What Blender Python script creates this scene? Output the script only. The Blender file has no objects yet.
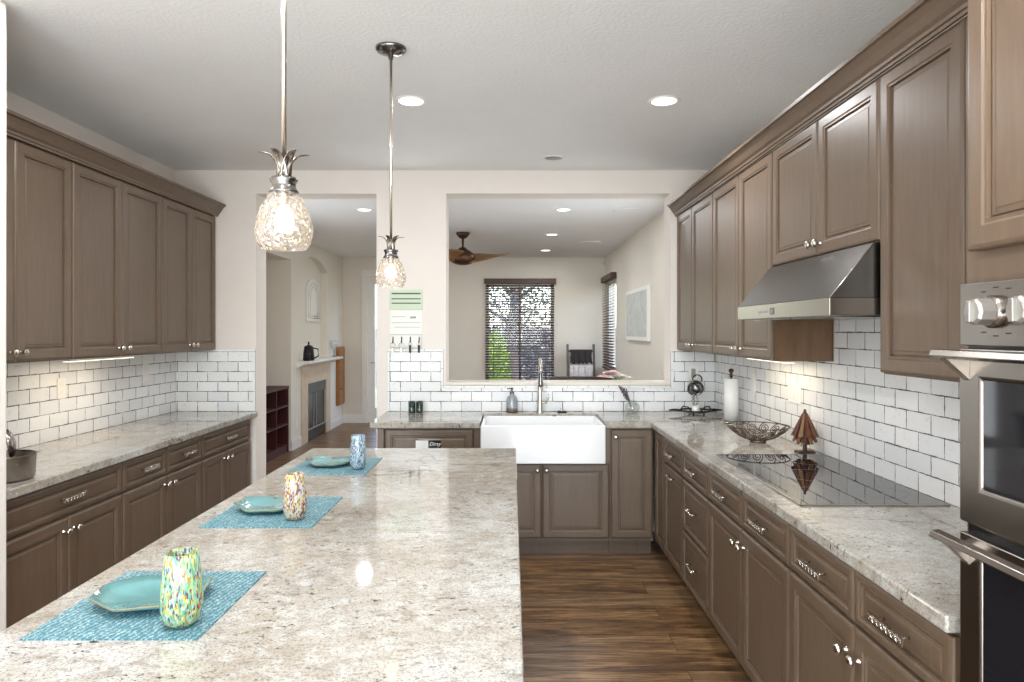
import bpy, math, random
from mathutils import Matrix, Vector
random.seed(7)
PI = math.pi
sc = bpy.context.scene
C = sc.collection
R = math.radians

# ------------------------------------------------------------------ camera
cam_d = bpy.data.cameras.new('camera'); cam = bpy.data.objects.new('camera', cam_d); C.objects.link(cam)
cam.location = (0, 0, 1.524); cam.rotation_euler = (R(90), 0, 0)
cam_d.sensor_width = 36; cam_d.lens = 24.0; cam_d.shift_y = -10/1024; cam_d.clip_start = 0.05; cam_d.clip_end = 200
sc.camera = cam
# ------------------------------------------------------------------ world
w = bpy.data.worlds.new('world'); sc.world = w; w.use_nodes = True
nt = w.node_tree; nt.nodes.clear()
sky = nt.nodes.new('ShaderNodeTexSky'); sky.sky_type = 'NISHITA'; sky.sun_disc = False; sky.sun_elevation = R(48); sky.sun_rotation = R(120)
bg = nt.nodes.new('ShaderNodeBackground'); bg.inputs[1].default_value = 0.8
ow = nt.nodes.new('ShaderNodeOutputWorld'); nt.links.new(sky.outputs[0], bg.inputs[0]); nt.links.new(bg.outputs[0], ow.inputs[0])
# ------------------------------------------------------------------ added fill lights out of view, tinted like daylight
def area(name, loc, rot, sx, sy, power, col=(1, 1, 1), shape='RECTANGLE', parent=None, spread=180):
    d = bpy.data.lights.new(name, 'AREA'); d.shape = shape; d.size = sx
    if shape in ('RECTANGLE', 'ELLIPSE'): d.size_y = sy
    d.energy = power; d.color = col; d.spread = R(spread)
    o = bpy.data.objects.new(name, d); o.location = loc; o.rotation_euler = rot; C.objects.link(o); o.parent = parent
    return o
FILL_TINT = (0.87, 0.945, 1.0)
area('added_rear_fill', (-0.5, -2.12, 1.35), (R(90), 0, 0), 3.6, 2.3, 88, FILL_TINT)  # main added fill, set in the invented rear opening
# added upward fill that brightens the ceiling; no patio is built
area('added_ceiling_fill', (-0.5, -2.10, .55), (R(128), 0, 0), 3.6, .9, 128, (.88, .95, 1))
area('added_living_fill_right', (1.50, 6.25, 1.3), (0, R(90), 0), 1.6, 1.1, 19, FILL_TINT)  # added living room fill, in front of solid right wall
area('added_living_fill_left', (-2.76, 6.35, 1.3), (0, R(-90), 0), 1.6, 1.3, 21, FILL_TINT)  # added living room fill, in front of solid left wall
sl = bpy.data.lights.new('sun', 'SUN'); sl.energy = 3.2; sl.angle = R(1); sl.color = (1, .95, .86)
so_ = bpy.data.objects.new('sun', sl); C.objects.link(so_); so_.rotation_euler = (R(32), 0, R(-14)); so_.location = (0, 5, 12)
# ------------------------------------------------------------------ view
sc.view_settings.view_transform = 'Standard'; sc.view_settings.look = 'None'
sc.view_settings.exposure = 0.33; sc.view_settings.gamma = 1.0; sc.view_settings.use_curve_mapping = False
sc.cycles.use_denoising = True
sc.cycles.max_bounces = 10; sc.cycles.diffuse_bounces = 6; sc.cycles.glossy_bounces = 5; sc.cycles.transparent_max_bounces = 16
sc.cycles.sample_clamp_indirect = 4.0
sc.cycles.caustics_reflective = False; sc.cycles.caustics_refractive = False

# ------------------------------------------------------------------ mesh builder
class MB:
    def __init__(s): s.v = []; s.f = []; s.m = Matrix.Identity(4); s.sm = []
    def add(s, vs, fs, smooth=False):
        n = len(s.v); s.v += [tuple(s.m @ Vector(p)) for p in vs]
        s.f += [tuple(i + n for i in f) for f in fs]; s.sm += [smooth]*len(fs); return s
    def box(s, x0, x1, y0, y1, z0, z1):
        vs = [(x, y, z) for z in (z0, z1) for y in (y0, y1) for x in (x0, x1)]
        return s.add(vs, [(0, 2, 3, 1), (4, 5, 7, 6), (0, 1, 5, 4), (2, 6, 7, 3), (0, 4, 6, 2), (1, 3, 7, 5)])
    def prism(s, pts, a0, a1, axis='z'):
        n = len(pts)
        def p3(p, a):
            if axis == 'z': return (p[0], p[1], a)
            if axis == 'y': return (p[0], a, p[1])
            return (a, p[0], p[1])
        vs = [p3(p, a0) for p in pts] + [p3(p, a1) for p in pts]
        fs = [tuple(range(n - 1, -1, -1)), tuple(range(n, 2*n))]
        fs += [(i, (i + 1) % n, (i + 1) % n + n, i + n) for i in range(n)]
        if axis == 'y': fs = [tuple(reversed(f)) for f in fs]
        return s.add(vs, fs)
    def lathe(s, prof, seg=24, c=(0, 0, 0), axis='z', closed=False, smooth=True):
        vs = []; fs = []
        for r, h in prof:
            r = max(r, 1e-5)
            for k in range(seg):
                a = 2*PI*k/seg; x, y = r*math.cos(a), r*math.sin(a)
                if axis == 'z': p = (x, y, h)
                elif axis == 'y': p = (x, h, -y)
                else: p = (h, x, y)
                vs.append((p[0] + c[0], p[1] + c[1], p[2] + c[2]))
        n = len(prof); m = n if closed else n - 1
        for i in range(m):
            j = (i + 1) % n
            for k in range(seg):
                l = (k + 1) % seg; fs.append((i*seg + k, i*seg + l, j*seg + l, j*seg + k))
        return s.add(vs, fs, smooth)
    def tube(s, pts, r, seg=8, closed=False, smooth=True):
        pts = [Vector(p) for p in pts]; n = len(pts)
        rs = r if isinstance(r, (list, tuple)) else [r]*n
        vs = []; fs = []; up = None
        for i in range(n):
            if closed: t = pts[(i + 1) % n] - pts[i - 1]
            else: t = pts[min(i + 1, n - 1)] - pts[max(i - 1, 0)]
            if t.length < 1e-9: t = Vector((0, 0, 1))
            t.normalize()
            if up is None:
                up = Vector((0, 0, 1)) if abs(t.z) < .9 else Vector((1, 0, 0))
            a = t.cross(up)
            if a.length < 1e-4: a = t.cross(Vector((0, 1, 0.1)))
            a.normalize(); b = t.cross(a).normalized(); up = -b if False else up
            for k in range(seg):
                q = 2*PI*k/seg; vs.append(tuple(pts[i] + a*math.cos(q)*rs[i] + b*math.sin(q)*rs[i]))
        m = n if closed else n - 1
        for i in range(m):
            j = (i + 1) % n
            for k in range(seg):
                l = (k + 1) % seg; fs.append((i*seg + k, i*seg + l, j*seg + l, j*seg + k))
        if not closed:
            fs.append(tuple(range(seg - 1, -1, -1))); fs.append(tuple(range((n - 1)*seg, n*seg)))
        return s.add(vs, fs, smooth)
    def rings(s, x0, x1, z0, z1, prof):
        """front panel built of nested rectangles: prof = (inset, y)"""
        vs = []; fs = []
        for d, y in prof: vs += [(x0 + d, y, z0 + d), (x1 - d, y, z0 + d), (x1 - d, y, z1 - d), (x0 + d, y, z1 - d)]
        for i in range(len(prof) - 1):
            for k in range(4):
                l = (k + 1) % 4; fs.append((i*4 + k, i*4 + l, i*4 + 4 + l, i*4 + 4 + k))
        e = (len(prof) - 1)*4; fs.append((e, e + 1, e + 2, e + 3)); fs.append((3, 2, 1, 0))
        return s.add(vs, fs)
    def grid(s, fn, nu, nv, smooth=True):
        vs = [fn(i/nu, j/nv) for j in range(nv + 1) for i in range(nu + 1)]
        fs = [(j*(nu + 1) + i, j*(nu + 1) + i + 1, (j + 1)*(nu + 1) + i + 1, (j + 1)*(nu + 1) + i) for j in range(nv) for i in range(nu)]
        return s.add(vs, fs, smooth)
    def build(s, name, mat, parent=None, bevel=0, loc=None, solid=0):
        me = bpy.data.meshes.new(name); me.from_pydata(s.v, [], s.f); me.materials.append(mat)
        me.polygons.foreach_set('use_smooth', s.sm); me.update()
        o = bpy.data.objects.new(name, me); C.objects.link(o); o.parent = parent
        if loc: o.location = loc
        if solid:
            m = o.modifiers.new('solid', 'SOLIDIFY'); m.thickness = solid; m.offset = 0
        if bevel:
            m = o.modifiers.new('bevel', 'BEVEL'); m.width = bevel; m.segments = 2; m.limit_method = 'ANGLE'; m.angle_limit = R(50)
        return o
def tag(o, label, cat, group=None):
    o['label'] = label; o['category'] = cat
    if group: o['group'] = group
    return o
def thing(name, label, cat, loc=(0, 0, 0), rz=0, group=None):
    o = bpy.data.objects.new(name, None); C.objects.link(o); o.location = loc; o.rotation_euler = (0, 0, rz)
    o.empty_display_size = .1
    return tag(o, label, cat, group)
def struct(name, mb, mat, parent=None, **k):
    o = mb.build(name, mat, parent, **k)
    if parent is None: o['kind'] = 'structure'
    return o
def sempty(name, loc=(0, 0, 0), rz=0):
    o = bpy.data.objects.new(name, None); C.objects.link(o); o.location = loc; o.rotation_euler = (0, 0, rz); o['kind'] = 'structure'; return o
def text(name, s, size, mat, parent, loc, rot, ext=.0005, shear=0):
    cu = bpy.data.curves.new(name, 'FONT'); cu.body = s; cu.size = size; cu.extrude = ext; cu.align_x = 'CENTER'; cu.shear = shear
    tmp = bpy.data.objects.new(name, cu); me = bpy.data.meshes.new_from_object(tmp); bpy.data.objects.remove(tmp); me.materials.clear(); me.materials.append(mat)
    o = bpy.data.objects.new(name, me); C.objects.link(o); o.parent = parent; o.location = loc; o.rotation_euler = rot; return o

# ------------------------------------------------------------------ materials
class NT:
    def __init__(s, name):
        s.mat = bpy.data.materials.new(name); s.mat.use_nodes = True; s.t = s.mat.node_tree; s.t.nodes.clear()
        s.out = s.n('ShaderNodeOutputMaterial'); s.p = s.n('ShaderNodeBsdfPrincipled'); s.l(s.p.outputs[0], s.out.inputs[0])
        s.tc = s.n('ShaderNodeTexCoord')
    def n(s, t, **k):
        o = s.t.nodes.new(t)
        for a, b in k.items(): setattr(o, a, b)
        return o
    def l(s, a, b): s.t.links.new(a, b)
    def setp(s, **k):
        for a, b in k.items():
            i = s.p.inputs[a.replace('_', ' ')]
            if hasattr(b, 'links'): s.l(b, i)
            elif isinstance(b, tuple) and len(b) == 3: i.default_value = (*b, 1)
            else: i.default_value = b
    def coords(s, scale=(1, 1, 1), rot=(0, 0, 0), loc=(0, 0, 0)):
        m = s.n('ShaderNodeMapping'); s.l(s.tc.outputs['Object'], m.inputs[0])
        m.inputs['Scale'].default_value = scale; m.inputs['Rotation'].default_value = rot; m.inputs['Location'].default_value = loc
        return m.outputs[0]
    def noise(s, vec, scale, detail=4, rough=.6, dist=0):
        o = s.n('ShaderNodeTexNoise'); s.l(vec, o.inputs['Vector']); o.inputs['Scale'].default_value = scale
        o.inputs['Detail'].default_value = detail; o.inputs['Roughness'].default_value = rough; o.inputs['Distortion'].default_value = dist
        return o.outputs['Fac']
    def voro(s, vec, scale, feature='F1', out='Distance'):
        o = s.n('ShaderNodeTexVoronoi', feature=feature); s.l(vec, o.inputs['Vector']); o.inputs['Scale'].default_value = scale
        return o.outputs[out]
    def ramp(s, fac, stops, interp='LINEAR'):
        o = s.n('ShaderNodeValToRGB'); s.l(fac, o.inputs[0]); cr = o.color_ramp; cr.interpolation = interp
        while len(cr.elements) < len(stops): cr.elements.new(.5)
        for e, (p, c) in zip(cr.elements, stops):
            e.position = p; e.color = (*c, 1) if len(c) == 3 else (c[0], c[0], c[0], 1)
        return o.outputs[0]
    def mix(s, a, b, fac, mode='MIX'):
        o = s.n('ShaderNodeMix', data_type='RGBA', blend_type=mode)
        for v, i in ((fac, o.inputs[0]), (a, o.inputs[6]), (b, o.inputs[7])):
            if hasattr(v, 'links'): s.l(v, i)
            elif isinstance(v, tuple): i.default_value = (*v, 1)
            else: i.default_value = v
        return o.outputs[2]
    def bump(s, h, strength=.3, dist=.01):
        o = s.n('ShaderNodeBump'); s.l(h, o.inputs['Height']); o.inputs['Strength'].default_value = strength; o.inputs['Distance'].default_value = dist
        s.l(o.outputs[0], s.p.inputs['Normal']); return o
def srgb(r, g, b):
    f = lambda c: (c/255/12.92) if c/255 <= .04045 else ((c/255 + .055)/1.055)**2.4
    return (f(r), f(g), f(b))
def simple(name, col, rough=.5, metal=0, nscale=0, namp=.1, bump=0, bscale=60, **k):
    t = NT(name); t.setp(Base_Color=col, Roughness=rough, Metallic=metal, **k)
    v = t.coords()
    if nscale:
        f = t.noise(v, nscale); lo = tuple(c*(1 - namp) for c in col); hi = tuple(min(1, c*(1 + namp)) for c in col)
        t.setp(Base_Color=t.ramp(f, [(.3, lo), (.7, hi)]))
    if bump: t.bump(t.noise(v, bscale), bump, .004)
    return t.mat
def plaster(name, col, bs=.25, scale=90):
    t = NT(name); v = t.coords(); t.setp(Roughness=.85)
    t.setp(Base_Color=t.ramp(t.noise(v, 3), [(.3, tuple(c*.97 for c in col)), (.7, col)]))
    h = t.ramp(t.noise(v, scale, 3, .6), [(.42, (0,)), (.58, (1,))]); t.bump(h, bs, .004); return t.mat
def wood_paint(name, a, b, rough=.36):
    t = NT(name); v = t.coords((6, 6, .6)); f = t.noise(v, 9, 6, .65, .3); g = t.noise(t.coords((1, 1, 1)), 2.3, 2)
    c = t.ramp(f, [(.25, a), (.75, b)]); c = t.mix(c, tuple(x*1.08 for x in b), t.ramp(g, [(.4, (0,)), (.75, (.5,))]))
    t.setp(Base_Color=c, Roughness=rough); t.bump(f, .04, .002); return t.mat
def granite(name, seed=0.0):
    t = NT(name)
    v0 = t.coords((1, 1, 1), (0, 0, R(-18)), (seed, seed*.7, 0)); v1 = t.coords((.85, 1.15, 1), (0, 0, R(-16)), (seed, 0, 0))
    big = t.noise(v1, 2.0, 4, .6, .5)
    base = t.ramp(big, [(.30, srgb(153, 145, 133)), (.43, srgb(169, 161, 149)), (.55, srgb(179, 175, 166)), (.66, srgb(195, 193, 189))])
    med = t.noise(v1, 26, 7, .78, .3)
    base = t.mix(base, srgb(131, 120, 105), t.ramp(med, [(.50, (0,)), (.60, (.55,))]))
    wh = t.noise(v0, 17, 6, .75)
    base = t.mix(base, srgb(203, 203, 199), t.ramp(wh, [(.49, (0,)), (.64, (.62,))]))
    fine = t.noise(v0, 150, 3, .85)
    base = t.mix(base, srgb(99, 92, 81), t.ramp(fine, [(.52, (0,)), (.60, (.6,))]))
    sp = t.noise(v1, 46, 5, .8); cl = t.noise(v1, 4.6, 4, .65)
    m = t.n('ShaderNodeMath', operation='MULTIPLY'); t.l(t.ramp(sp, [(.575, (0,)), (.615, (1,))]), m.inputs[0]); t.l(t.ramp(cl, [(.42, (.10,)), (.58, (1,))]), m.inputs[1])
    base = t.mix(base, srgb(48, 44, 41), m.outputs[0])
    vn = t.noise(t.coords((.7, 1.5, 1), (0, 0, R(20)), (seed + 3.1, .4, 0)), 1.1, 7, .6, .4)
    vr = t.ramp(vn, [(.488, (0,)), (.498, (1,)), (.502, (1,)), (.512, (0,))])
    gate = t.ramp(t.noise(v0, 2.0, 5), [(.52, (0,)), (.64, (.8,))])
    m2 = t.n('ShaderNodeMath', operation='MULTIPLY'); t.l(vr, m2.inputs[0]); t.l(gate, m2.inputs[1])
    base = t.mix(base, srgb(71, 67, 61), m2.outputs[0])
    t.setp(Base_Color=base, Roughness=.05, Specular_IOR_Level=.75); return t.mat
def tile(name, plane, w=.154, h=.0755, off=.5, x0=0, z0=.914, mortar=.0021):
    t = NT(name); sep = t.n('ShaderNodeSeparateXYZ'); t.l(t.tc.outputs['Object'], sep.inputs[0])
    nz = t.n('ShaderNodeTexNoise'); t.l(t.tc.outputs['Object'], nz.inputs['Vector']); nz.inputs['Scale'].default_value = 42; nz.inputs['Detail'].default_value = 3
    cb = t.n('ShaderNodeCombineXYZ'); t.l(sep.outputs['X' if plane == 'x' else 'Y'], cb.inputs[0]); t.l(sep.outputs['Z'], cb.inputs[1])
    va = t.n('ShaderNodeVectorMath', operation='SCALE'); t.l(nz.outputs['Color'], va.inputs[0]); va.inputs['Scale'].default_value = .0045
    vb = t.n('ShaderNodeVectorMath', operation='ADD'); t.l(cb.outputs[0], vb.inputs[0]); t.l(va.outputs[0], vb.inputs[1])
    vc = t.n('ShaderNodeVectorMath', operation='SUBTRACT'); t.l(vb.outputs[0], vc.inputs[0]); vc.inputs[1].default_value = (x0 + .00225, z0 + .00225, 0)
    br = t.n('ShaderNodeTexBrick'); t.l(vc.outputs[0], br.inputs['Vector']); br.offset = off; br.squash = 1
    br.inputs['Scale'].default_value = 1; br.inputs['Brick Width'].default_value = w; br.inputs['Row Height'].default_value = h
    br.inputs['Mortar Size'].default_value = mortar; br.inputs['Mortar Smooth'].default_value = .25; br.inputs['Bias'].default_value = 0
    br.inputs['Color1'].default_value = (*srgb(226, 227, 228), 1); br.inputs['Color2'].default_value = (*srgb(240, 240, 239), 1); br.inputs['Mortar'].default_value = (*srgb(84, 82, 84), 1)
    mot = t.noise(t.coords(), 22, 6, .7, .5)
    col = t.mix(br.outputs['Color'], srgb(180, 182, 186), t.ramp(mot, [(.58, (0,)), (.72, (.45,))]))
    t.setp(Base_Color=col, Roughness=t.ramp(br.outputs['Fac'], [(0, (.34,)), (1, (.8,))]))
    ms = t.ramp(t.noise(t.coords(), 9, 4, .8), [(.38, (mortar*.45,)), (.62, (mortar*1.75,))]); t.l(ms, br.inputs['Mortar Size'])
    inv = t.n('ShaderNodeMath', operation='SUBTRACT'); inv.inputs[0].default_value = 1; t.l(br.outputs['Fac'], inv.inputs[1])
    sm = t.n('ShaderNodeMath', operation='MULTIPLY_ADD'); t.l(t.noise(t.coords(), 38, 4), sm.inputs[0]); sm.inputs[1].default_value = .55; t.l(inv.outputs[0], sm.inputs[2])
    t.bump(sm.outputs[0], .55, .004); return t.mat
def floor_mat():
    t = NT('plank_floor'); v = t.coords()
    br = t.n('ShaderNodeTexBrick'); t.l(v, br.inputs['Vector']); br.offset = .37; br.offset_frequency = 2
    br.inputs['Scale'].default_value = 1; br.inputs['Brick Width'].default_value = 1.25; br.inputs['Row Height'].default_value = .18
    br.inputs['Mortar Size'].default_value = .0018; br.inputs['Mortar Smooth'].default_value = .1
    br.inputs['Color1'].default_value = (0, 0, 0, 1); br.inputs['Color2'].default_value = (1, 1, 1, 1); br.inputs['Mortar'].default_value = (.5, .5, .5, 1)
    # grain follows the plank; each plank shifts it
    cmb = t.n('ShaderNodeVectorMath', operation='MULTIPLY_ADD'); t.l(br.outputs['Color'], cmb.inputs[0]); cmb.inputs[1].default_value = (3.1, 1.7, 5.0)
    t.l(t.coords((.8, 6.5, 1)), cmb.inputs[2])
    g = t.noise(cmb.outputs[0], 2.3, 8, .68, .55); g2 = t.noise(t.coords((2.0, 46, 1)), 2.4, 5, .7)
    col = t.ramp(g, [(.30, srgb(74, 50, 32)), (.43, srgb(108, 78, 50)), (.54, srgb(148, 112, 74)), (.70, srgb(186, 150, 108))])
    col = t.mix(col, srgb(52, 38, 28), t.ramp(g2, [(.46, (0,)), (.62, (.75,))]))
    col = t.mix(col, srgb(130, 112, 92), t.ramp(br.outputs['Color'], [(.5, (0,)), (1, (.4,))]))
    col = t.mix(col, srgb(40, 28, 20), t.ramp(br.outputs['Fac'], [(0, (0,)), (1, (.8,))]))
    t.setp(Base_Color=col, Roughness=.36); t.bump(g2, .12, .002); return t.mat
def thin_glass(name, tint=(1, 1, 1), refl=.12, rough=.02, frost=0, bumpscale=0, frostcol=(1, 1, 1)):
    t = NT(name); tr = t.n('ShaderNodeBsdfTransparent'); tr.inputs[0].default_value = (*tint, 1)
    gl = t.n('ShaderNodeBsdfGlossy'); gl.inputs['Roughness'].default_value = rough
    fr = t.n('ShaderNodeLayerWeight'); fr.inputs[0].default_value = .35
    mr = t.n('ShaderNodeMath', operation='MULTIPLY_ADD'); t.l(fr.outputs['Facing'], mr.inputs[0]); mr.inputs[1].default_value = .45; mr.inputs[2].default_value = refl
    mx = t.n('ShaderNodeMixShader'); t.l(mr.outputs[0], mx.inputs[0]); t.l(tr.outputs[0], mx.inputs[1]); t.l(gl.outputs[0], mx.inputs[2]); last = mx
    if bumpscale:
        vo = t.voro(t.coords(), bumpscale, 'DISTANCE_TO_EDGE'); b = t.n('ShaderNodeBump'); t.l(vo, b.inputs['Height']); b.inputs['Strength'].default_value = .9; b.inputs['Distance'].default_value = .01
        t.l(b.outputs[0], gl.inputs['Normal']); t.l(b.outputs[0], fr.inputs['Normal'])
    if frost:
        df = t.n('ShaderNodeBsdfTranslucent'); df.inputs[0].default_value = (*frostcol, 1)
        d2 = t.n('ShaderNodeBsdfDiffuse'); d2.inputs[0].default_value = (*frostcol, 1)
        ad = t.n('ShaderNodeMixShader'); ad.inputs[0].default_value = .5; t.l(df.outputs[0], ad.inputs[1]); t.l(d2.outputs[0], ad.inputs[2])
        m2 = t.n('ShaderNodeMixShader'); t.l(last.outputs[0], m2.inputs[1]); t.l(ad.outputs[0], m2.inputs[2])
        if bumpscale:
            fc = t.ramp(t.voro(t.coords(), bumpscale, 'DISTANCE_TO_EDGE'), [(0, (min(1, frost*2.2),)), (.14, (frost*.5,))]); t.l(fc, m2.inputs[0])
        else: m2.inputs[0].default_value = frost
        last = m2
    t.l(last.outputs[0], t.out.inputs[0]); return t.mat
def emis(name, col, s):
    t = NT(name); t.setp(Base_Color=col, Emission_Color=col, Emission_Strength=s, Roughness=.5); return t.mat
def confetti(name, stops, base):
    t = NT(name); nz = t.n('ShaderNodeTexNoise'); t.l(t.tc.outputs['Object'], nz.inputs['Vector']); nz.inputs['Scale'].default_value = 40
    sc_ = t.n('ShaderNodeVectorMath', operation='MULTIPLY_ADD'); t.l(nz.outputs['Color'], sc_.inputs[0]); sc_.inputs[1].default_value = (.6, .6, .6); t.l(t.coords((230, 230, 75)), sc_.inputs[2])
    cell = t.n('ShaderNodeTexVoronoi'); t.l(sc_.outputs[0], cell.inputs['Vector']); cell.inputs['Scale'].default_value = 1.5
    sp = t.n('ShaderNodeSeparateColor'); t.l(cell.outputs['Color'], sp.inputs[0])
    n = len(stops); col = t.ramp(sp.outputs[0], [(i/n, c) for i, c in enumerate(stops)], 'CONSTANT')
    t.setp(Base_Color=col, Roughness=.1, Transmission_Weight=.2, Coat_Weight=.1)
    return t.mat
def woven(name):
    t = NT(name); v = t.coords((1, 1, 1), (0, 0, R(45)))
    ck = t.n('ShaderNodeTexChecker'); t.l(v, ck.inputs[0]); ck.inputs['Scale'].default_value = 130
    wv = t.n('ShaderNodeTexWave'); t.l(t.coords((1, 1, 1), (0, 0, R(12))), wv.inputs['Vector']); wv.inputs['Scale'].default_value = 26; wv.inputs['Distortion'].default_value = 6; wv.inputs['Detail Scale'].default_value = 5
    nz = t.noise(t.coords(), 150, 2)
    c = t.ramp(wv.outputs['Fac'], [(.25, srgb(58, 112, 124)), (.6, srgb(96, 142, 150)), (.85, srgb(160, 182, 182))])
    c = t.mix(c, srgb(52, 104, 120), t.ramp(nz, [(.42, (0,)), (.58, (.7,))]))
    c = t.mix(c, srgb(170, 212, 212), ck.outputs['Fac']) if False else c
    t.setp(Base_Color=c, Roughness=.6); t.bump(ck.outputs['Fac'], .5, .002); return t.mat

M = {}
M['wall'] = plaster('warm_white_paint', srgb(232, 225, 218), .14, 70)
M['fwall'] = plaster('greige_paint', srgb(226, 220, 209), .14, 70)
M['ceil'] = plaster('textured_ceiling_paint', srgb(238, 239, 240), .28, 55)
M['trimw'] = simple('white_trim_paint', srgb(232, 230, 226), .35, nscale=3, namp=.03)
M['sillp'] = simple('cream_sill_paint', srgb(224, 217, 204), .45, nscale=3, namp=.03)
M['cab'] = wood_paint('taupe_stained_wood', srgb(92, 75, 60), srgb(108, 90, 73))
M['cabin'] = wood_paint('warm_end_panel_wood', srgb(92, 68, 48), srgb(118, 90, 64))
M['granite'] = granite('speckled_granite'); M['granite2'] = granite('speckled_granite_island', 1.35)
M['tx'] = tile('white_tile_back', 'x'); M['ty'] = tile('white_tile_side', 'y', w=.157)
M['lx'] = M['lz'] = simple('white_liner_tile', srgb(234, 235, 235), .3, nscale=20, namp=.05); M['grout'] = simple('dark_grout', srgb(92, 90, 92), .9)
M['floor'] = floor_mat()
M['steel'] = simple('brushed_steel', srgb(152, 145, 138), .26, 1, nscale=14, namp=.06)
M['dsteel'] = simple('dark_brushed_steel', srgb(128, 126, 124), .22, 1, nscale=10, namp=.08)
M['nickel'] = simple('satin_nickel', srgb(214, 206, 194), .25, 1, nscale=30, namp=.05)
M['dial'] = simple('satin_silver_dial', srgb(165, 161, 155), .42, .8, nscale=20, namp=.05)
M['ovenglass'] = simple('oven_black_glass', (.010, .010, .012), .05, Specular_IOR_Level=.35)
M['chrome'] = simple('polished_metal', srgb(225, 225, 225), .08, 1)
M['black'] = simple('black_enamel', (.012, .012, .013), .25, nscale=20, namp=.1)
M['blackglass'] = simple('black_glass', (.012, .012, .014), .03, Specular_IOR_Level=.6, Coat_Weight=.15, Coat_IOR=1.5, Coat_Roughness=.02)
M['white'] = simple('white_fireclay', srgb(240, 240, 240), .12, nscale=4, namp=.02, Coat_Weight=.6)
M['paper'] = simple('white_paper', srgb(245, 245, 243), .8, bump=.2, bscale=120)
M['plastic'] = simple('white_plastic', srgb(236, 234, 228), .3)
M['greyp'] = simple('grey_plastic', srgb(150, 150, 150), .4)
M['glass'] = thin_glass('window_glass', (1, 1, 1), .03)
M['clear'] = thin_glass('clear_glass', (.93, .95, .95), .16, frost=.05)
M['cut'] = thin_glass('hammered_glass', (1, .97, .95), .20, .08, .07, 62, (1, .86, .80))
M['bulb'] = emis('warm_bulb', (1, .78, .34), 5.5)
M['canlens'] = emis('lit_lens', (1, .97, .92), 4)
M['brown'] = simple('dark_brown_wood', srgb(72, 48, 36), .45, nscale=20, namp=.2)
M['maple'] = simple('orange_brown_wood', srgb(150, 100, 52), .4, nscale=12, namp=.2)
M['fanw'] = wood_paint('walnut_fan_wood', srgb(104, 74, 44), srgb(150, 112, 70), .4)
M['bronze'] = simple('oil_bronze', srgb(84, 62, 46), .4, .7, nscale=30, namp=.2)
M['mahog'] = wood_paint('dark_red_wood', srgb(48, 14, 14), srgb(76, 26, 24), .55)
M['stone'] = simple('tan_stone_tile', srgb(206, 186, 164), .5, nscale=8, namp=.1)
M['iron'] = simple('black_iron', (.02, .018, .018), .45, .5, nscale=40, namp=.2)
M['wire'] = simple('bronze_wire', srgb(92, 80, 70), .4, .8, nscale=60, namp=.2)
M['teal'] = simple('turquoise_ceramic', srgb(104, 152, 152), .1, nscale=7, namp=.12, Coat_Weight=1.0)
M['gilt'] = simple('gilt_edge', srgb(150, 120, 70), .35, .6)
M['mat'] = woven('turquoise_woven')
M['gg1'] = confetti('green_confetti_glass', [srgb(113, 178, 144), srgb(186, 197, 96), srgb(139, 191, 187), srgb(188, 130, 52), srgb(197, 204, 174), srgb(104, 165, 130), srgb(96, 78, 113), srgb(165, 197, 130)], None)
M['gg2'] = confetti('amber_confetti_glass', [srgb(204, 200, 187), srgb(205, 181, 78), srgb(202, 193, 174), srgb(104, 83, 122), srgb(197, 144, 44), srgb(209, 209, 204), srgb(130, 78, 52), srgb(178, 183, 178)], None)
M['gg3'] = confetti('blue_confetti_glass', [srgb(196, 204, 209), srgb(96, 139, 174), srgb(165, 187, 196), srgb(61, 96, 139), srgb(204, 209, 209), srgb(130, 165, 178), srgb(52, 70, 96), srgb(178, 196, 196)], None)
M['dgreen'] = simple('dark_green_glass', srgb(34, 56, 48), .06, Coat_Weight=1.0)
M['slate'] = simple('grey_blue_glass', srgb(138, 146, 150), .1, nscale=60, namp=.15, Coat_Weight=.8)
M['amberbase'] = simple('brown_soap', srgb(104, 88, 80), .3)
M['greenpaper'] = simple('pale_green_paper', srgb(204, 218, 196), .7, nscale=10, namp=.03)
M['whitepaper'] = simple('white_card', srgb(238, 238, 234), .7)
M['ink'] = simple('dark_ink', srgb(70, 84, 70), .6)
M['charcoal'] = simple('charcoal_fabric', srgb(48, 44, 42), .9, nscale=60, namp=.3, bump=.6, bscale=90)
M['palefab'] = simple('pale_grey_fabric', srgb(205, 200, 196), .9, nscale=25, namp=.18, bump=.6, bscale=90)
M['grwood'] = simple('grey_weathered_wood', srgb(98, 92, 88), .7, nscale=25, namp=.2)
M['leather'] = simple('dark_brown_leather', srgb(58, 44, 38), .4, nscale=15, namp=.15)
M['pink'] = simple('pink_petals', srgb(240, 212, 214), .7, nscale=50, namp=.1)
M['cream'] = simple('cream_petals', srgb(236, 226, 214), .7, nscale=50, namp=.06)
M['leaf'] = simple('green_leaves', srgb(86, 118, 46), .6, nscale=5, namp=.3)
M['lime'] = simple('lime_leaves', srgb(176, 196, 84), .6, nscale=5, namp=.25)
M['dleaf'] = simple('dark_foliage', srgb(128, 122, 112), .7, nscale=2, namp=.4)
M['bark'] = simple('grey_bark', srgb(124, 110, 102), .9, nscale=12, namp=.3, bump=.8, bscale=20)
M['fence'] = simple('grey_fence_wood', srgb(150, 144, 142), .8, nscale=6, namp=.15)
M['soil'] = simple('dry_ground', srgb(150, 146, 120), .9, nscale=1.2, namp=.25)
M['lav'] = simple('lavender_buds', srgb(92, 72, 96), .8, nscale=90, namp=.3)
M['cooktrim'] = simple('cooktop_edge_steel', srgb(190, 180, 172), .3, 1)

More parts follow.
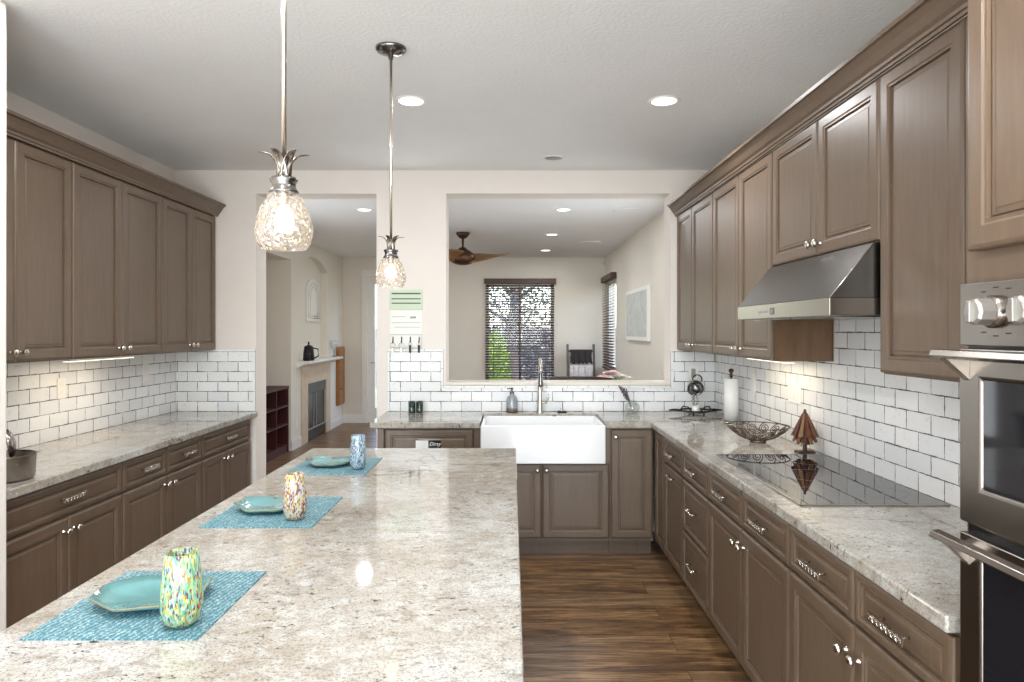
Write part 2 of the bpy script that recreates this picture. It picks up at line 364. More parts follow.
# ------------------------------------------------------------------ shell
XL, XR, YB, YT, ZC = -2.56, 1.55, 5.19, 5.40, 2.745
FX, FY = -2.81, 11.34
struct('floor', MB().box(-3.75, 1.75, -2.4, 11.55, -.12, 0), M['floor'])
struct('ceiling', MB().box(-3.75, 1.75, -2.4, 11.55, ZC, ZC + .15), M['ceil'])
struct('ground', MB().box(-30, 30, 11.56, 45, -.3, -.15), M['soil'])
g2 = MB().box(1.76, 30, -10, 11.55, -.3, -.15); struct('ground_side', g2, M['soil'])
wb = MB()
wb.box(-3.75, -1.945, YB, YT, 0, ZC); wb.box(-1.945, -1.03, YB, YT, 2.568, ZC); wb.box(-1.03, -.50, YB, YT, 0, ZC)
wb.box(-.50, 1.204, YB, YT, 0, 1.11); wb.box(-.50, 1.204, YB, YT, 2.57, ZC); wb.box(1.204, XR, YB, YT, 0, ZC)
struct('wall_back', wb, M['wall'])
struct('trim_1', MB().box(-.499, 1.203, 5.172, 5.415, 1.111, 1.136), M['sillp'], bevel=.004)
struct('wall_left', MB().box(-2.7, XL, -2.25, YB - .001, 0, ZC), M['wall'])
struct('wall_stub', MB().box(XL, -1.879, 2.30, 2.545, 0, ZC), M['wall'], bevel=.012)
wr = MB(); wr.box(XR, 1.7, -2.25, 5.55, 0, ZC)
for y0, y1, z0, z1 in ((5.55, 10.15, 0, ZC), (11.25, 11.55, 0, ZC), (10.15, 11.25, 0, .92), (10.15, 11.25, 2.31, ZC)):
    wr.box(XR, 1.7, y0, y1, z0, z1)
struct('wall_right', wr, M['fwall'])
wf = MB()
for x0, x1, z0, z1 in ((-3.75, -2.40, 0, ZC), (-2.40, -1.30, 2.44, ZC), (-1.30, -.43, 0, ZC), (-.43, .69, 0, .45), (-.43, .69, 2.30, ZC), (.69, XR, 0, ZC)):
    wf.box(x0, x1, FY, FY + .15, z0, z1)
struct('wall_far', wf, M['fwall'])
wl = MB()
# living room left wall: bookcase niche, arched niche, firebox
wl.box(-3.75, FX, YT, 7.2, 0, ZC); wl.box(-3.75, FX, 7.2, 8.68, 2.43, ZC); wl.box(-3.75, -3.5, 7.2, 8.68, 0, 2.43)
wl.box(-3.75, FX, 8.68, 9.05, 0, ZC); wl.box(-3.75, -2.91, 9.05, 10.40, 1.127, ZC); wl.box(-3.75, FX, 10.40, FY, 0, ZC)
wl.box(-3.75, FX, 9.05, 9.35, 0, 1.127); wl.box(-3.75, FX, 10.27, 10.40, 0, 1.127); wl.box(-3.75, FX, 9.35, 10.27, .80, 1.127); wl.box(-3.75, -3.3, 9.35, 10.27, 0, .80)
arch = []
n = 20
hw, rise = .675, .17; rad = (hw*hw + rise*rise)/(2*rise); cy, cz = 9.725, 2.40 + rise - rad
for i in range(n + 1):
    y = 9.05 + 1.35*i/n; arch.append((y, cz + math.sqrt(max(rad*rad - (y - cy)**2, 0))))
for i in range(n):
    (ya, za), (yb, zb) = arch[i], arch[i + 1]
    wl.prism([(ya, za), (yb, zb), (yb, ZC), (ya, ZC)], -2.91, FX, 'x')
struct('wall_side', wl, M['fwall'])
# rear wall; its wide opening is invented to carry the added fill
wz = MB(); wz.box(-2.7, -2.35, -2.25, -2.15, 0, ZC); wz.box(1.35, 1.7, -2.25, -2.15, 0, ZC); wz.box(-2.35, 1.35, -2.25, -2.15, 2.5, ZC); wz.box(-2.35, 1.35, -2.25, -2.15, 0, .15)
struct('wall_rear', wz, M['wall'])
wn = sempty('window_added'); fr = MB()  # unseen window frame, invented around the added rear fill
for x in (-2.33, -1.12, .12, 1.29): fr.box(x, x + .04, -2.24, -2.17, .15, 2.5)
fr.box(-2.33, 1.33, -2.24, -2.17, .15, .19); fr.box(-2.33, 1.33, -2.24, -2.17, 2.46, 2.5)
fr.build('frame', M['trimw'], wn)
# baseboards
def bboard(name, bx):
    m = MB()
    for b in bx:
        m.box(*b, 0, .115)
        x0, x1, y0, y1 = b
        if x1 - x0 < y1 - y0: m.box(x0, x0 + (x1 - x0)*.6, y0, y1, .115, .135) if x0 < 0 else m.box(x1 - (x1 - x0)*.6, x1, y0, y1, .115, .135)
        else: m.box(x0, x1, y0 + (y1 - y0)*.4, y1, .115, .135)
    return struct(name, m, M['trimw'])
bboard('baseboard_side', [(FX, FX + .016, YT, 7.2), (FX, FX + .016, 8.68, 9.07), (FX, FX + .016, 10.5, FY - .017)])
bboard('baseboard_far', [(FX, -2.49, FY - .016, FY), (-1.2, XR, FY - .016, FY)])
bboard('baseboard_right', [(XR - .016, XR, YT, FY - .02)])

# kitchen backsplash
def splash(label, boxes, mat, liners=()):
    t = thing('tile_backsplash', label, 'backsplash')
    m = MB()
    for b in boxes: m.box(*b)
    m.build('tile_field', mat, t)
    for nm, b, lm in liners:
        x0, x1, y0, y1, z0, z1 = b; MB().box(x0, x1, YB - .005, y1, z0, z1).build('grout_bed', M['grout'], t)
        # rows of slim liner tiles with dark joints
        m = MB(); L = x1 - x0 if x1 - x0 > z1 - z0 else z1 - z0; n = max(1, round(L/.152)); g = .0011
        for k in range(n):
            a, c_ = L*k/n, L*(k + 1)/n
            if x1 - x0 > z1 - z0: m.box(x0 + a + g, x0 + c_ - g, y0, y1 - .002, z0 + g*1.2, z1 - g*.5)
            else: m.box(x0 + g, x1 - g, y0, y1 - .002, z0 + a + g, z0 + c_ - g)
        m.build(nm, lm, t, bevel=.002)
    return t
zt = .914 + .453
splash('white brick tile backsplash on the back wall left of the doorway', [(XL + .009, -1.968, YB - .008, YB - .0005, .9145, zt)], M['tx'],
       [('top_liner', (XL + .009, -1.95, YB - .011, YB - .0005, zt, zt + .02), M['lx']), ('edge_liner', (-1.968, -1.95, YB - .011, YB - .0005, .915, zt), M['lz'])])
splash('white brick tile backsplash around the sink and pass-through opening', [(-.928, -.54, YB - .008, YB - .0005, .9145, zt), (-.54, 1.222, YB - .008, YB - .0005, .9145, 1.09), (1.222, XR - .009, YB - .008, YB - .0005, .9145, zt + .01)], M['tx'],
       [('top_liner', (-.947, -.522, YB - .011, YB - .0005, zt, zt + .02), M['lx']), ('edge_liner', (-.947, -.929, YB - .011, YB - .0005, .915, zt), M['lz']),
        ('edge_liner', (-.540, -.522, YB - .011, YB - .0005, 1.11, zt), M['lz']), ('sill_liner', (-.522, 1.205, YB - .011, YB - .0005, 1.09, 1.11), M['lx']),
        ('edge_liner', (1.206, 1.224, YB - .011, YB - .0005, 1.09, zt), M['lz'])])
splash('white brick tile backsplash on the left wall under the upper cabinets', [(XL + .0005, XL + .008, 2.547, YB - .009, .9145, 1.3775)], M['ty'])
splash('white brick tile backsplash on the right wall behind the cooktop', [(XR - .008, XR - .0005, 1.45, YB - .009, .9145, 1.377), (XR - .008, XR - .0005, 2.332, 3.268, 1.377, 1.829)], M['ty'])

# ------------------------------------------------------------------ cabinets
DOORP = lambda t, fw: [(0, 0), (0, -t + .007), (.003, -t + .003), (.009, -t + .0005), (.011, -t), (fw - .012, -t), (fw - .007, -t + .0035), (fw - .001, -t + .0035), (fw, -t + .0135), (fw + .0035, -t + .0135), (fw + .006, -t + .0095), (fw + .016, -t + .0090), (fw + .020, -t + .0075)]
def knob_mb(x, z, y):
    m = MB(); m.lathe([(.009, 0), (.009, -.003), (.0055, -.006), (.005, -.016), (.011, -.020), (.0155, -.024), (.0165, -.029), (.013, -.034), (.006, -.0365), (0, -.037)], 14, (x, y, z), 'y'); return m
def pull_mb(xc, z, y, L=.15, lattice=True):
    m = MB(); h = .011; yo = y - .030
    if lattice:
        for s in (-1, 1): m.box(xc - L/2, xc + L/2, yo - .002, yo + .002, z + s*h - .0016, z + s*h + .0016)
        for s in (-1, 1): m.box(xc + s*L/2 - .0018, xc + s*L/2 + .0018, yo - .002, yo + .002, z - h, z + h)
        n = 7
        for i in range(n):
            xa = xc - L/2 + L*i/n; xb = xa + L/n
            m.tube([(xa, yo, z - h), (xb, yo, z + h)], .0018, 5); m.tube([(xa, yo, z + h), (xb, yo, z - h)], .0018, 5)
            cx = (xa + xb)/2; m.tube([(cx + .0055*math.cos(a), yo, z + .0055*math.sin(a)) for a in [k*PI/4 for k in range(8)]], .0015, 5, True)
    else:
        m.tube([(xc - L/2, yo + .004, z), (xc - L/3, yo, z), (xc + L/3, yo, z), (xc + L/2, yo + .004, z)], .0055, 8)
    for s in (-1, 1): m.tube([(xc + s*L*.36, y, z), (xc + s*L*.36, yo, z)], .0045, 8)
    return m
def cab(label, loc, rz, w, d, z0, z1, fronts, group, name='base_cabinet', cat='cabinet', kick=.11, t=.02, mat=None):
    """fronts: (kind, x0, x1, z0, z1, hardware) hardware = ('knob',x,z) / ('pull',x,z,lattice)"""
    T = thing(name, label, cat, loc, rz, group); m = MB()
    m.box(.0006, w - .0006, 0, d, z0, z1)
    m.build('cabinet_body', mat or M['cab'], T)
    if kick and name == 'base_cabinet': MB().box(.0006, w - .0006, .075, d, 0, z0).build('toe_kick', M['cab'], T)
    for kind, x0, x1, a, b, hw in fronts:
        fw = .058 if kind == 'door' else .034
        f = MB().rings(x0, x1, a, b, DOORP(t, fw)).build(kind, M['cab'], T)
        for q in (hw if isinstance(hw, list) else [hw]):
            if not q: continue
            if q[0] == 'knob': k = knob_mb(q[1], q[2], -t).build('knob', M['nickel'], f)
            else: k = pull_mb(q[1], q[2], -t, lattice=q[3]).build('pull', M['nickel'], f)
    return T
G = .004
ZK, ZD, ZT = .132, .700, .862       # door bottom, door top, drawer top
# --- right run (faces -X). local x = Y0 - y
BASE_R = 'base cabinets of the right run'
XF = .97
def right_base(label, ya, yb, fronts): return cab(label, (XF, ya, 0), R(-90), ya - yb, XR - XF - .002, .11, .872, fronts, BASE_R)
w = 4.575 - 4.275
cab('narrow corner filler panel of taupe wood where back and right cabinets meet', (XF, 4.578, 0), R(-90), .292, .5, .11, .872, [('door', .03, .288, ZK, ZT, None)], BASE_R)
w = .462; right_base('right-run cabinet nearest the sink corner, one drawer over one tall door with a bar pull', 4.285, 3.822, [('drawer', G, w - G, ZD + .012, ZT, ('pull', w/2, .787, True)), ('door', G, w - G, ZK, ZD, ('pull', w/2, .655, False))])
w = .50; right_base('three-drawer stack cabinet in the right run, second from the corner', 3.821, 3.32, [('drawer', G, w - G, ZD + .012, ZT, ('pull', w/2, .787, True)), ('drawer', G, w - G, .425, ZD, ('pull', w/2, .575, False)), ('drawer', G, w - G, ZK, .413, ('pull', w/2, .285, False))])
w = .97; h = w/2; right_base('wide base cabinet under the cooktop with two drawers over two doors', 3.318, 2.348,
     [('drawer', G, h - G, ZD + .012, ZT, ('pull', h/2, .787, True)), ('drawer', h + G, w - G, ZD + .012, ZT, ('pull', h*1.5, .787, True)),
      ('door', G, h - G*.6, ZK, ZD, ('knob', h - .035, .635)), ('door', h + G*.6, w - G, ZK, ZD, ('knob', h + .035, .635))])
w = .876; h = .443; right_base('base cabinet beside the wall ovens with two drawers over two doors', 2.346, 1.470,
     [('drawer', G, h - G, ZD + .012, ZT, ('pull', h/2, .787, True)), ('drawer', h + G, w - G, ZD + .012, ZT, ('pull', h + (w - h)/2, .79, True)),
      ('door', G, h - G*.6, ZK, ZD, ('knob', h - .035, .62)), ('door', h + G*.6, w - G, ZK, ZD, ('knob', h + .035, .62))])
# --- right uppers
UP_R = 'upper cabinets on the right wall'
UX = 1.27
def right_up(label, ya, yb, z0, splits, zk):
    w = ya - yb; d = XR - UX - .002; T = []
    xs = [0] + [ya - s for s in splits] + [w]
    for i in range(len(xs) - 1):
        k = ('knob', xs[i + 1] - .032 if i == 0 else xs[i] + .032, z0 + zk) if zk else None
        T.append(('door', xs[i] + G*.8, xs[i + 1] - G*.8, z0 + .006, 2.392, k))
    return cab(label, (UX, ya, 0), R(-90), w, d, z0, 2.404, T, UP_R, 'wall_cabinet', kick=0)
A = right_up('right-wall upper cabinet in the far corner next to the pass-through', 5.188, 4.258, 1.378, [4.752], .05)
B = right_up('right-wall tall upper cabinet left of the range hood, exposed brown side', 4.256, 3.290, 1.378, [3.768], .05)
MB().box(.967, .972, .0, .276, 1.379, 2.403).build('side_panel', M['cabin'], B)
right_up('short right-wall upper cabinet above the steel range hood', 3.284, 2.330, 1.83, [2.797], .05)
right_up('tall right-wall upper cabinet between the hood and the wall ovens', 2.328, 1.452, 1.378, [1.892], 0)
def crown(label, x, s, y0, y1):
    # s: -1 projects towards -X
    pr = [(0, 2.392), (.010, 2.392), (.012, 2.402), (.018, 2.404), (.020, 2.414), (.030, 2.424), (.044, 2.446), (.056, 2.462), (.060, 2.466), (.070, 2.468), (.072, 2.482), (-.02, 2.482), (-.02, 2.406), (0, 2.406)]
    m = MB(); m.prism([(x + s*a, b) for a, b in pr] if s > 0 else [(x + s*a, b) for a, b in pr][::-1], y0, y1, 'y')
    tag(m.build('crown_molding', M['cab']), label, 'molding')
crown('taupe crown molding along the top of the right upper cabinets', 1.249, -1, 1.452, 5.188)
crown('taupe crown molding along the top of the left upper cabinets', -2.244, 1, 2.547, 5.188)
# --- left uppers (face +X) local x = y - Y0
UP_L = 'upper cabinets on the left wall'
def left_up(label, ya, yb, sp, kn=True):
    w = yb - ya; h = sp - ya; z0 = 1.378
    return cab(label, (-2.264, ya, 0), R(90), w, .294, z0, 2.404,
        [('door', G, h - G*.7, z0 + .006, 2.39, ('knob', h - .032, z0 + .05)), ('door', h + G*.7, w - G, z0 + .006, 2.39, ('knob', h + .032, z0 + .05))], UP_L, 'wall_cabinet', kick=0)
left_up('left-wall upper cabinet nearest the camera beside the white wall end', 2.66, 3.491, 3.085)
left_up('middle upper cabinet of the left wall above the light strip', 3.493, 4.386, 3.930)
left_up('left-wall upper cabinet at the far corner beside the doorway', 4.388, 5.178, 4.785)
MB_f = MB().box(-2.56 + .002, -2.264, 2.547, 2.658, 1.378, 2.404).build('cabinet_filler', M['cab']); tag(MB_f, 'narrow taupe filler strip between upper cabinet and white wall end', 'cabinet')
# --- left base
BASE_L = 'base cabinets of the left run'
LX = -1.985
def left_base(label, ya, yb, fronts): return cab(label, (LX, ya, 0), R(90), yb - ya, .573, .11, .872, fronts, BASE_L)
w = .902; h = w*.53; left_base('left-run base cabinet nearest the camera, one wide drawer over two doors', 2.548, 3.450, [('drawer', G, w - G, ZD + .012, ZT, ('pull', w*.53, .79, True)), ('door', G, h - G*.6, ZK, ZD, ('knob', h - .035, .645)), ('door', h + G*.6, w - G, ZK, ZD, ('knob', h + .035, .645))])
w = .880; h = .443; left_base('middle left-run base cabinet with two small drawers over two doors', 3.452, 4.332, [('drawer', G, h - G, ZD + .012, ZT, ('pull', h/2, .79, True)), ('drawer', h + G, w - G, ZD + .012, ZT, ('pull', h*1.5, .79, True)), ('door', G, h - G*.6, ZK, ZD, ('knob', h - .035, .655)), ('door', h + G*.6, w - G, ZK, ZD, ('knob', h + .035, .655))])
w = .806; h = .36; left_base('left-run base cabinet beside the doorway, one wide drawer over two doors', 4.334, 5.14, [('drawer', G, w - G, ZD + .012, ZT, ('pull', w/2, .79, True)), ('door', G, h - G*.6, ZK, ZD, ('knob', h - .035, .655)), ('door', h + G*.6, w - G, ZK, ZD, ('knob', h + .035, .655))])
# --- back run
BASE_B = 'base cabinets of the sink run'
YF = 4.60
def back_base(label, xa, xb, fronts, z1=.872): return cab(label, (xa, YF, 0), 0, xb - xa, YB - YF - .002, .11, z1, fronts, BASE_B)
w = .272; x0 = .663
T = back_base('narrow full-height door cabinet right of the white sink', .6595, .950, [('door', .0065, .2845, ZK, ZT, ('knob', .0345, .815))])
back_base('sink base cabinet with two doors under the white apron sink', -.255, .658, [('door', .006, .453, ZK, .632, ('knob', .425, .59)), ('door', .459, .908, ZK, .632, ('knob', .487, .59))], z1=.636)
T = thing('cabinet_end_post', 'slim end post of the sink counter beside the doorway', 'cabinet', (-.905, YF, 0))
MB().box(0, .044, -.012, .586, 0, .872).build('post', M['cab'], T, bevel=.003)
for x0_, x1_, sd_ in ((-.255, -.2125, 'left'), (.6260, .6585, 'right')):
    tag(MB().box(x0_, x1_, YF, YB - .002, .6375, .872).build('cabinet_filler', M['cab']), f'narrow taupe filler strip beside the white sink, {sd_} side', 'cabinet')
# dishwasher with cabinet panel
dw = thing('dishwasher', 'panel-front dishwasher in taupe wood left of the sink', 'dishwasher', (-.858, YF, 0))
MB().box(0, .600, 0, .57, .11, .872).build('housing', M['cab'], dw)
MB().rings(.004, .596, ZK, ZT, DOORP(.02, .05)).build('door_panel', M['cab'], dw)
MB().box(0.01, .599, .075, .5, 0, .11).build('toe_kick', M['cab'], dw)
mg = thing('dishwasher_magnet', 'black and white dishwasher sign magnet on the panel', 'magnet', (-.562, YF - .0105 , .77), 0)
MB().box(-.085, 0, -.003, 0, -.05, .018).build('white_panel', M['whitepaper'], mg)
MB().box(0, .085, -.003, 0, -.05, .018).build('black_panel', M['black'], mg)
text('lettering', 'Dirty', .036, M['whitepaper'], mg, (.043, -.0035, -.017), (R(90), 0, 0), shear=.3)
wv = MB()
for i in range(11):
    x = -.07 + i*.014; wv.tube([(x, -.002, .020), (x + .005, -.002, .030), (x + .011, -.002, .020)], .0014, 5)
wv.build('scalloped_edge', M['whitepaper'], mg)
# --- countertops
ct = MB().prism([(-.952, 4.555), (-.214, 4.555), (-.214, 5.05), (.627, 5.05), (.627, 4.555), (.93, 4.555), (.93, 1.463), (1.5485, 1.463), (1.5485, YB - .0005), (-.952, YB - .0005)], .874, .914)
tag(ct.build('countertop', M['granite'], bevel=.006), 'speckled cream granite countertop running round the sink and cooktop', 'countertop')
tag(MB().box(XL + .001, -1.93, 2.548, YB - .0005, .874, .914).build('countertop', M['granite'], bevel=.006), 'speckled cream granite countertop along the left wall', 'countertop')
# --- island
isl = thing('kitchen_island', 'large kitchen island with pale speckled granite top', 'island', (-.51, 2.1, 0))
MB().box(-.531, .531, -1.45, 1.46, .874, .914).build('granite_top', M['granite2'], isl, bevel=.006)
MB().box(-.25, .49, -1.4, 1.42, .11, .873).build('island_base', M['cab'], isl)
MB().box(-.20, .42, -1.34, 1.35, 0, .11).build('toe_kick', M['cab'], isl)
for i in range(5):
    a = -1.38 + i*.56
    f = MB(); f.m = Matrix.Translation((.49, 0, 0)) @ Matrix.Rotation(R(90), 4, 'Z'); f.rings(a + .004, a + .556, .14, .86, DOORP(.02, .058)); f.build('door', M['cab'], isl)

# ------------------------------------------------------------------ sink, faucet
sk = thing('apron_sink', 'white fireclay farmhouse sink in the granite counter', 'sink', (.2065, 4.53, 0))
m = MB()
def sinkshape(m):
    X0, X1, Y0, Y1, Zb, Zt_ = -.4155, .4155, 0, .515, .640, .898
    outer = [(X0, Y0), (X1, Y0), (X1, Y1), (X0, Y1)]
    inn = [(X0 + .022, Y0 + .03), (X1 - .022, Y0 + .03), (X1 - .022, Y1 - .022), (X0 + .022, Y1 - .022)]
    vs = [(x, y, Zb) for x, y in outer] + [(x, y, Zt_) for x, y in outer] + [(x, y, Zt_) for x, y in inn] + [(x*.97, Y0 + .04 + (y - .03)*.96, Zb + .03) for x, y in inn]
    fs = [(3, 2, 1, 0)]
    for k in range(4):
        l = (k + 1) % 4; fs += [(k, l, l + 4, k + 4), (k + 4, l + 4, l + 8, k + 8), (k + 8, l + 8, l + 12, k + 12)]
    fs.append((12, 13, 14, 15)); m.add(vs, fs)
sinkshape(m); m.build('basin', M['white'], sk, bevel=.007)
m = MB().lathe([(.0, .674), (.04, .674), (.045, .6715), (.02, .6705)], 20, (0, .27, 0)); m.build('drain', M['steel'], sk)
m = MB(); m.lathe([(0, .903), (.012, .903), (.014, .899), (.014, .896)], 12, (.105, .503, 0)); m.build('overflow_cap', M['steel'], sk)
fc = thing('kitchen_faucet', 'tall gooseneck nickel faucet behind the white sink', 'faucet', (.208, 5.105, .914))
m = MB(); m.lathe([(.026, 0), (.026, .006), (.022, .02), (.0175, .10), (.015, .20), (.013, .26)], 18); m.build('body', M['nickel'], fc)
pts = [(0, 0, .25)] + [(0, -.07 + .07*math.cos(a), .325 + .075*math.sin(a)) for a in [k*PI/10 for k in range(11)]] + [(0, -.142, .30)]
MB().tube(pts, .0115, 10).build('spout', M['nickel'], fc)
MB().lathe([(.012, .305), (.015, .29), (.018, .225), (.019, .205), (.015, .20), (0, .20)], 14, (0, -.142, 0)).build('spray_head', M['dsteel'], fc)
m = MB().tube([(.015, 0, .075), (.05, 0, .075)], .009, 10); m.tube([(.045, -.002, .075), (.058, -.01, .09), (.066, -.015, .115), (.062, -.018, .14)], [.006, .005, .0045, .004], 8); m.build('lever', M['nickel'], fc)
sd = thing('soap_dispenser', 'grey-blue glass soap bottle with pump beside the faucet', 'soap dispenser', (0, 5.11, .914))
MB().lathe([(0, 0), (.042, 0), (.044, .02), (.044, .035)], 20).build('bottle_base', M['amberbase'], sd)
MB().lathe([(.044, .035), (.043, .09), (.036, .115), (.018, .130), (.014, .14), (0, .14)], 20).build('bottle', M['slate'], sd)
m = MB().lathe([(.017, .138), (.017, .152), (.007, .156), (.006, .175), (.012, .177), (.012, .185), (0, .187)], 14); m.tube([(0, 0, .18), (-.03, -.01, .182), (-.036, -.012, .174)], .004, 7); m.build('pump', M['dsteel'], sd)
st = thing('sink_stopper', 'small black and steel sink stopper on the counter right of the faucet', 'stopper', (.374, 5.115, .914))
MB().lathe([(0, 0), (.036, 0), (.038, .006), (.034, .012), (0, .012)], 20).build('rubber_disc', M['black'], st)
MB().lathe([(.016, .012), (.012, .02), (.009, .028), (0, .029)], 14).build('grip', M['nickel'], st)
for i, (x, s) in enumerate((( -.748, 'left'), (-.690, 'right'))):
    g = MB().lathe([(0, 0), (.025, 0), (.0265, .01), (.0270, .086), (.0245, .086), (.024, .010), (0, .008)], 20).build('green_tumbler', M['dgreen'], loc=(x, 5.10, .914))
    tag(g, f'dark green glass tumbler on the counter, {s} one of the pair', 'glass', 'dark green tumblers')
# lavender vase
vs_ = thing('bud_vase', 'small round glass vase with dried lavender on the sink counter', 'vase', (.895, 5.08, .914))
MB().lathe([(0, .002), (.035, .002), (.052, .02), (.056, .045), (.046, .07), (.026, .085), (.028, .092)], 22).build('glass_bowl', M['clear'], vs_)
for i in range(5):
    a = random.uniform(-.25, .25); dx = -.045 - i*.012; st2 = MB().tube([(0, 0, .02), (dx*.4, .005, .1), (dx, .01*i, .17 + .006*i)], .0016, 5); st2.build('stem', M['leaf'], vs_)
    m = MB()
    for k in range(9):
        f = .45 + .6*k/9; p = Vector((dx*f*1.05, .01*i*f, .02 + (.155 + .006*i)*f)); m.lathe([(0, -.006), (.0065, 0), (.004, .005), (0, .008)], 6, tuple(p + Vector((random.uniform(-.004, .004), random.uniform(-.004, .004), 0))))
    m.build('lavender_bud', M['lav'], vs_)
# ------------------------------------------------------------------ pouring teacup sculpture
tc = thing('teacup_sculpture', 'pouring teacup ornament over a black wire dish near the corner', 'ornament', (1.345, 5.0, .914))
MB().lathe([(0, .006), (.05, .006), (.085, .014), (.105, .026), (.102, .029), (.082, .018), (.05, .010), (0, .010)], 28).build('glass_dish', M['clear'], tc)
m = MB(); m.tube([(.112*math.cos(a), .112*math.sin(a), .03) for a in [k*2*PI/28 for k in range(28)]], .006, 6, True)
for s in (-1, 1):
    m.tube([(s*.10, -.04, .03), (s*.15, -.03, .034), (s*.19, 0, .032), (s*.15, .03, .034), (s*.10, .04, .03)], .0055, 6)
    m.tube([(s*.03, -.02, .015), (s*.06, -.02, .055), (s*.095, -.01, .06), (s*.11, 0, .035)], .005, 6)
for a in range(3): m.lathe([(.007, 0), (.007, .012), (0, .02)], 8, (.06*math.cos(a*2.1), .06*math.sin(a*2.1), 0))
m.build('wire_stand', M['iron'], tc)
m = MB().lathe([(0, .01), (.026, .01), (.028, .02), (.028, .062), (.022, .066), (0, .062)], 18); m.build('candle', M['plastic'], tc)
m = MB(); 
for k in range(26):
    f = k/25; m.lathe([(0, -.008), (.007, -.003), (.007, .003), (0, .008)], 7, (-.005 - .014*math.sin(f*3) + random.uniform(-.012, .012)*(1.2 - f), random.uniform(-.01, .01), .06 + .10*f))
m.build('crystal_stream', M['clear'], tc)
cup = MB(); cup.m = Matrix.Translation((-.005, 0, .205)) @ Matrix.Rotation(R(12), 4, 'Y') @ Matrix.Rotation(R(118), 4, 'X')
cup.lathe([(0, -.035), (.025, -.035), (.045, -.02), (.056, .01), (.060, .035), (.056, .035), (.050, .008), (.04, -.015), (0, -.028)], 24)
cup.build('cup', M['dsteel'], tc)
MB().tube([(.012 + .034*math.cos(a), .0, .255 + .034*math.sin(a)) for a in [R(-25) + k*R(210)/12 for k in range(13)]], .005, 7).build('cup_handle', M['iron'], tc)
MB().tube([(.006, .01, .01), (.02, .03, .10), (.005, .03, .18)], .0035, 6).build('support_rod', M['steel'], tc)
# paper towels
pt = thing('paper_towel_holder', 'paper towel roll on a round holder in the right counter corner', 'paper towels', (1.464, 4.56, .914))
MB().lathe([(0, 0), (.074, 0), (.076, .006), (.07, .012), (0, .014)], 28).build('base_plate', M['nickel'], pt)
m = MB().lathe([(.019, .014), (.047, .014), (.047, .292), (.019, .292)], 28, closed=True); m.build('paper_roll', M['paper'], pt)
MB().lathe([(.006, .014), (.006, .30), (.011, .302), (.011, .326), (.007, .330), (.016, .338), (.017, .350), (.009, .358), (0, .36)], 14).build('post', M['bronze'], pt)
# scroll wire bowl
wbw = thing('wire_fruit_bowl', 'open scrollwork metal bowl behind the cooktop', 'bowl', (1.345, 3.735, .914))
def bowlz(r): return .012 + .080*(r/.165)**2.2
m = MB(); m.tube([(.165*math.cos(a), .165*math.sin(a), bowlz(.165)) for a in [k*2*PI/40 for k in range(40)]], .003, 6, True); m.build('rim', M['wire'], wbw)
m = MB(); m.tube([(.04*math.cos(a), .04*math.sin(a), .005) for a in [k*2*PI/24 for k in range(24)]], .004, 6, True)
for k in range(4):
    a = k*PI/2 + .5; m.tube([(.04*math.cos(a), .04*math.sin(a), .004), (.042*math.cos(a), .042*math.sin(a), .017)], .004, 6)
m.build('foot_ring', M['wire'], wbw)
for row, (rc, rr, n, off) in enumerate(((.135, .030, 13, 0), (.092, .026, 10, .3), (.045, .024, 6, .1))):
    for k in range(n):
        a0 = 2*PI*k/n + off; m = MB(); P = []
        for j in range(30):
            f = j/29; q = f*2*PI*2.2; r = rr*(1 - .85*f)
            rad_ = rc + r*math.cos(q); tang = r*math.sin(q); a = a0 + tang/max(rad_, .02)
            P.append((rad_*math.cos(a), rad_*math.sin(a), bowlz(rad_)))
        m.tube(P, .0026, 5); m.build('scroll', M['wire'], wbw)
# wooden slat tree
wt = thing('wooden_tree_ornament', 'small wooden slat tree ornament on the cooktop edge', 'ornament', (1.465, 3.415, .914))
MB().box(-.042, .042, -.03, .03, 0, .012).build('base', M['brown'], wt, bevel=.003)
MB().lathe([(.010, .012), (.010, .2), (.007, .206), (0, .206)], 12).build('trunk', M['brown'], wt)
MB().lathe([(.004, .19), (.007, .205), (.006, .217), (0, .219)], 10).build('finial', M['brown'], wt)
woods = [simple('slat_wood_%d' % i, srgb(*c), .45, nscale=30, namp=.2) for i, c in enumerate([(104, 58, 38), (134, 98, 56), (82, 42, 30), (112, 68, 42)])]
for tier, (n, zt_, zb_, rt, rb) in enumerate(((11, .196, .085, .010, .062), (11, .120, .058, .028, .055), (9, .085, .046, .018, .036))):
    for k in range(n):
        a = 2*PI*k/n + tier*.28; m = MB(); m.m = Matrix.Rotation(a, 4, 'Z')
        t_ = Vector((rb - rt, 0, zb_ - zt_)).normalized(); nrm = Vector((-t_.z, 0, t_.x))
        w2a, w2b = (.004, .011) if tier == 0 else (.008, .010)
        vs = []
        for (r_, z_, w2) in ((rt, zt_, w2a), (rb, zb_, w2b)):
            for s in (-1, 1):
                for d in (0, .0035): vs.append((r_ + nrm.x*d, s*w2, z_ + nrm.z*d))
        m.add(vs, [(0, 1, 3, 2), (4, 6, 7, 5), (0, 4, 5, 1), (2, 3, 7, 6), (1, 5, 7, 3), (0, 2, 6, 4)])
        m.build('slat', woods[(k*3 + tier) % 4], wt)
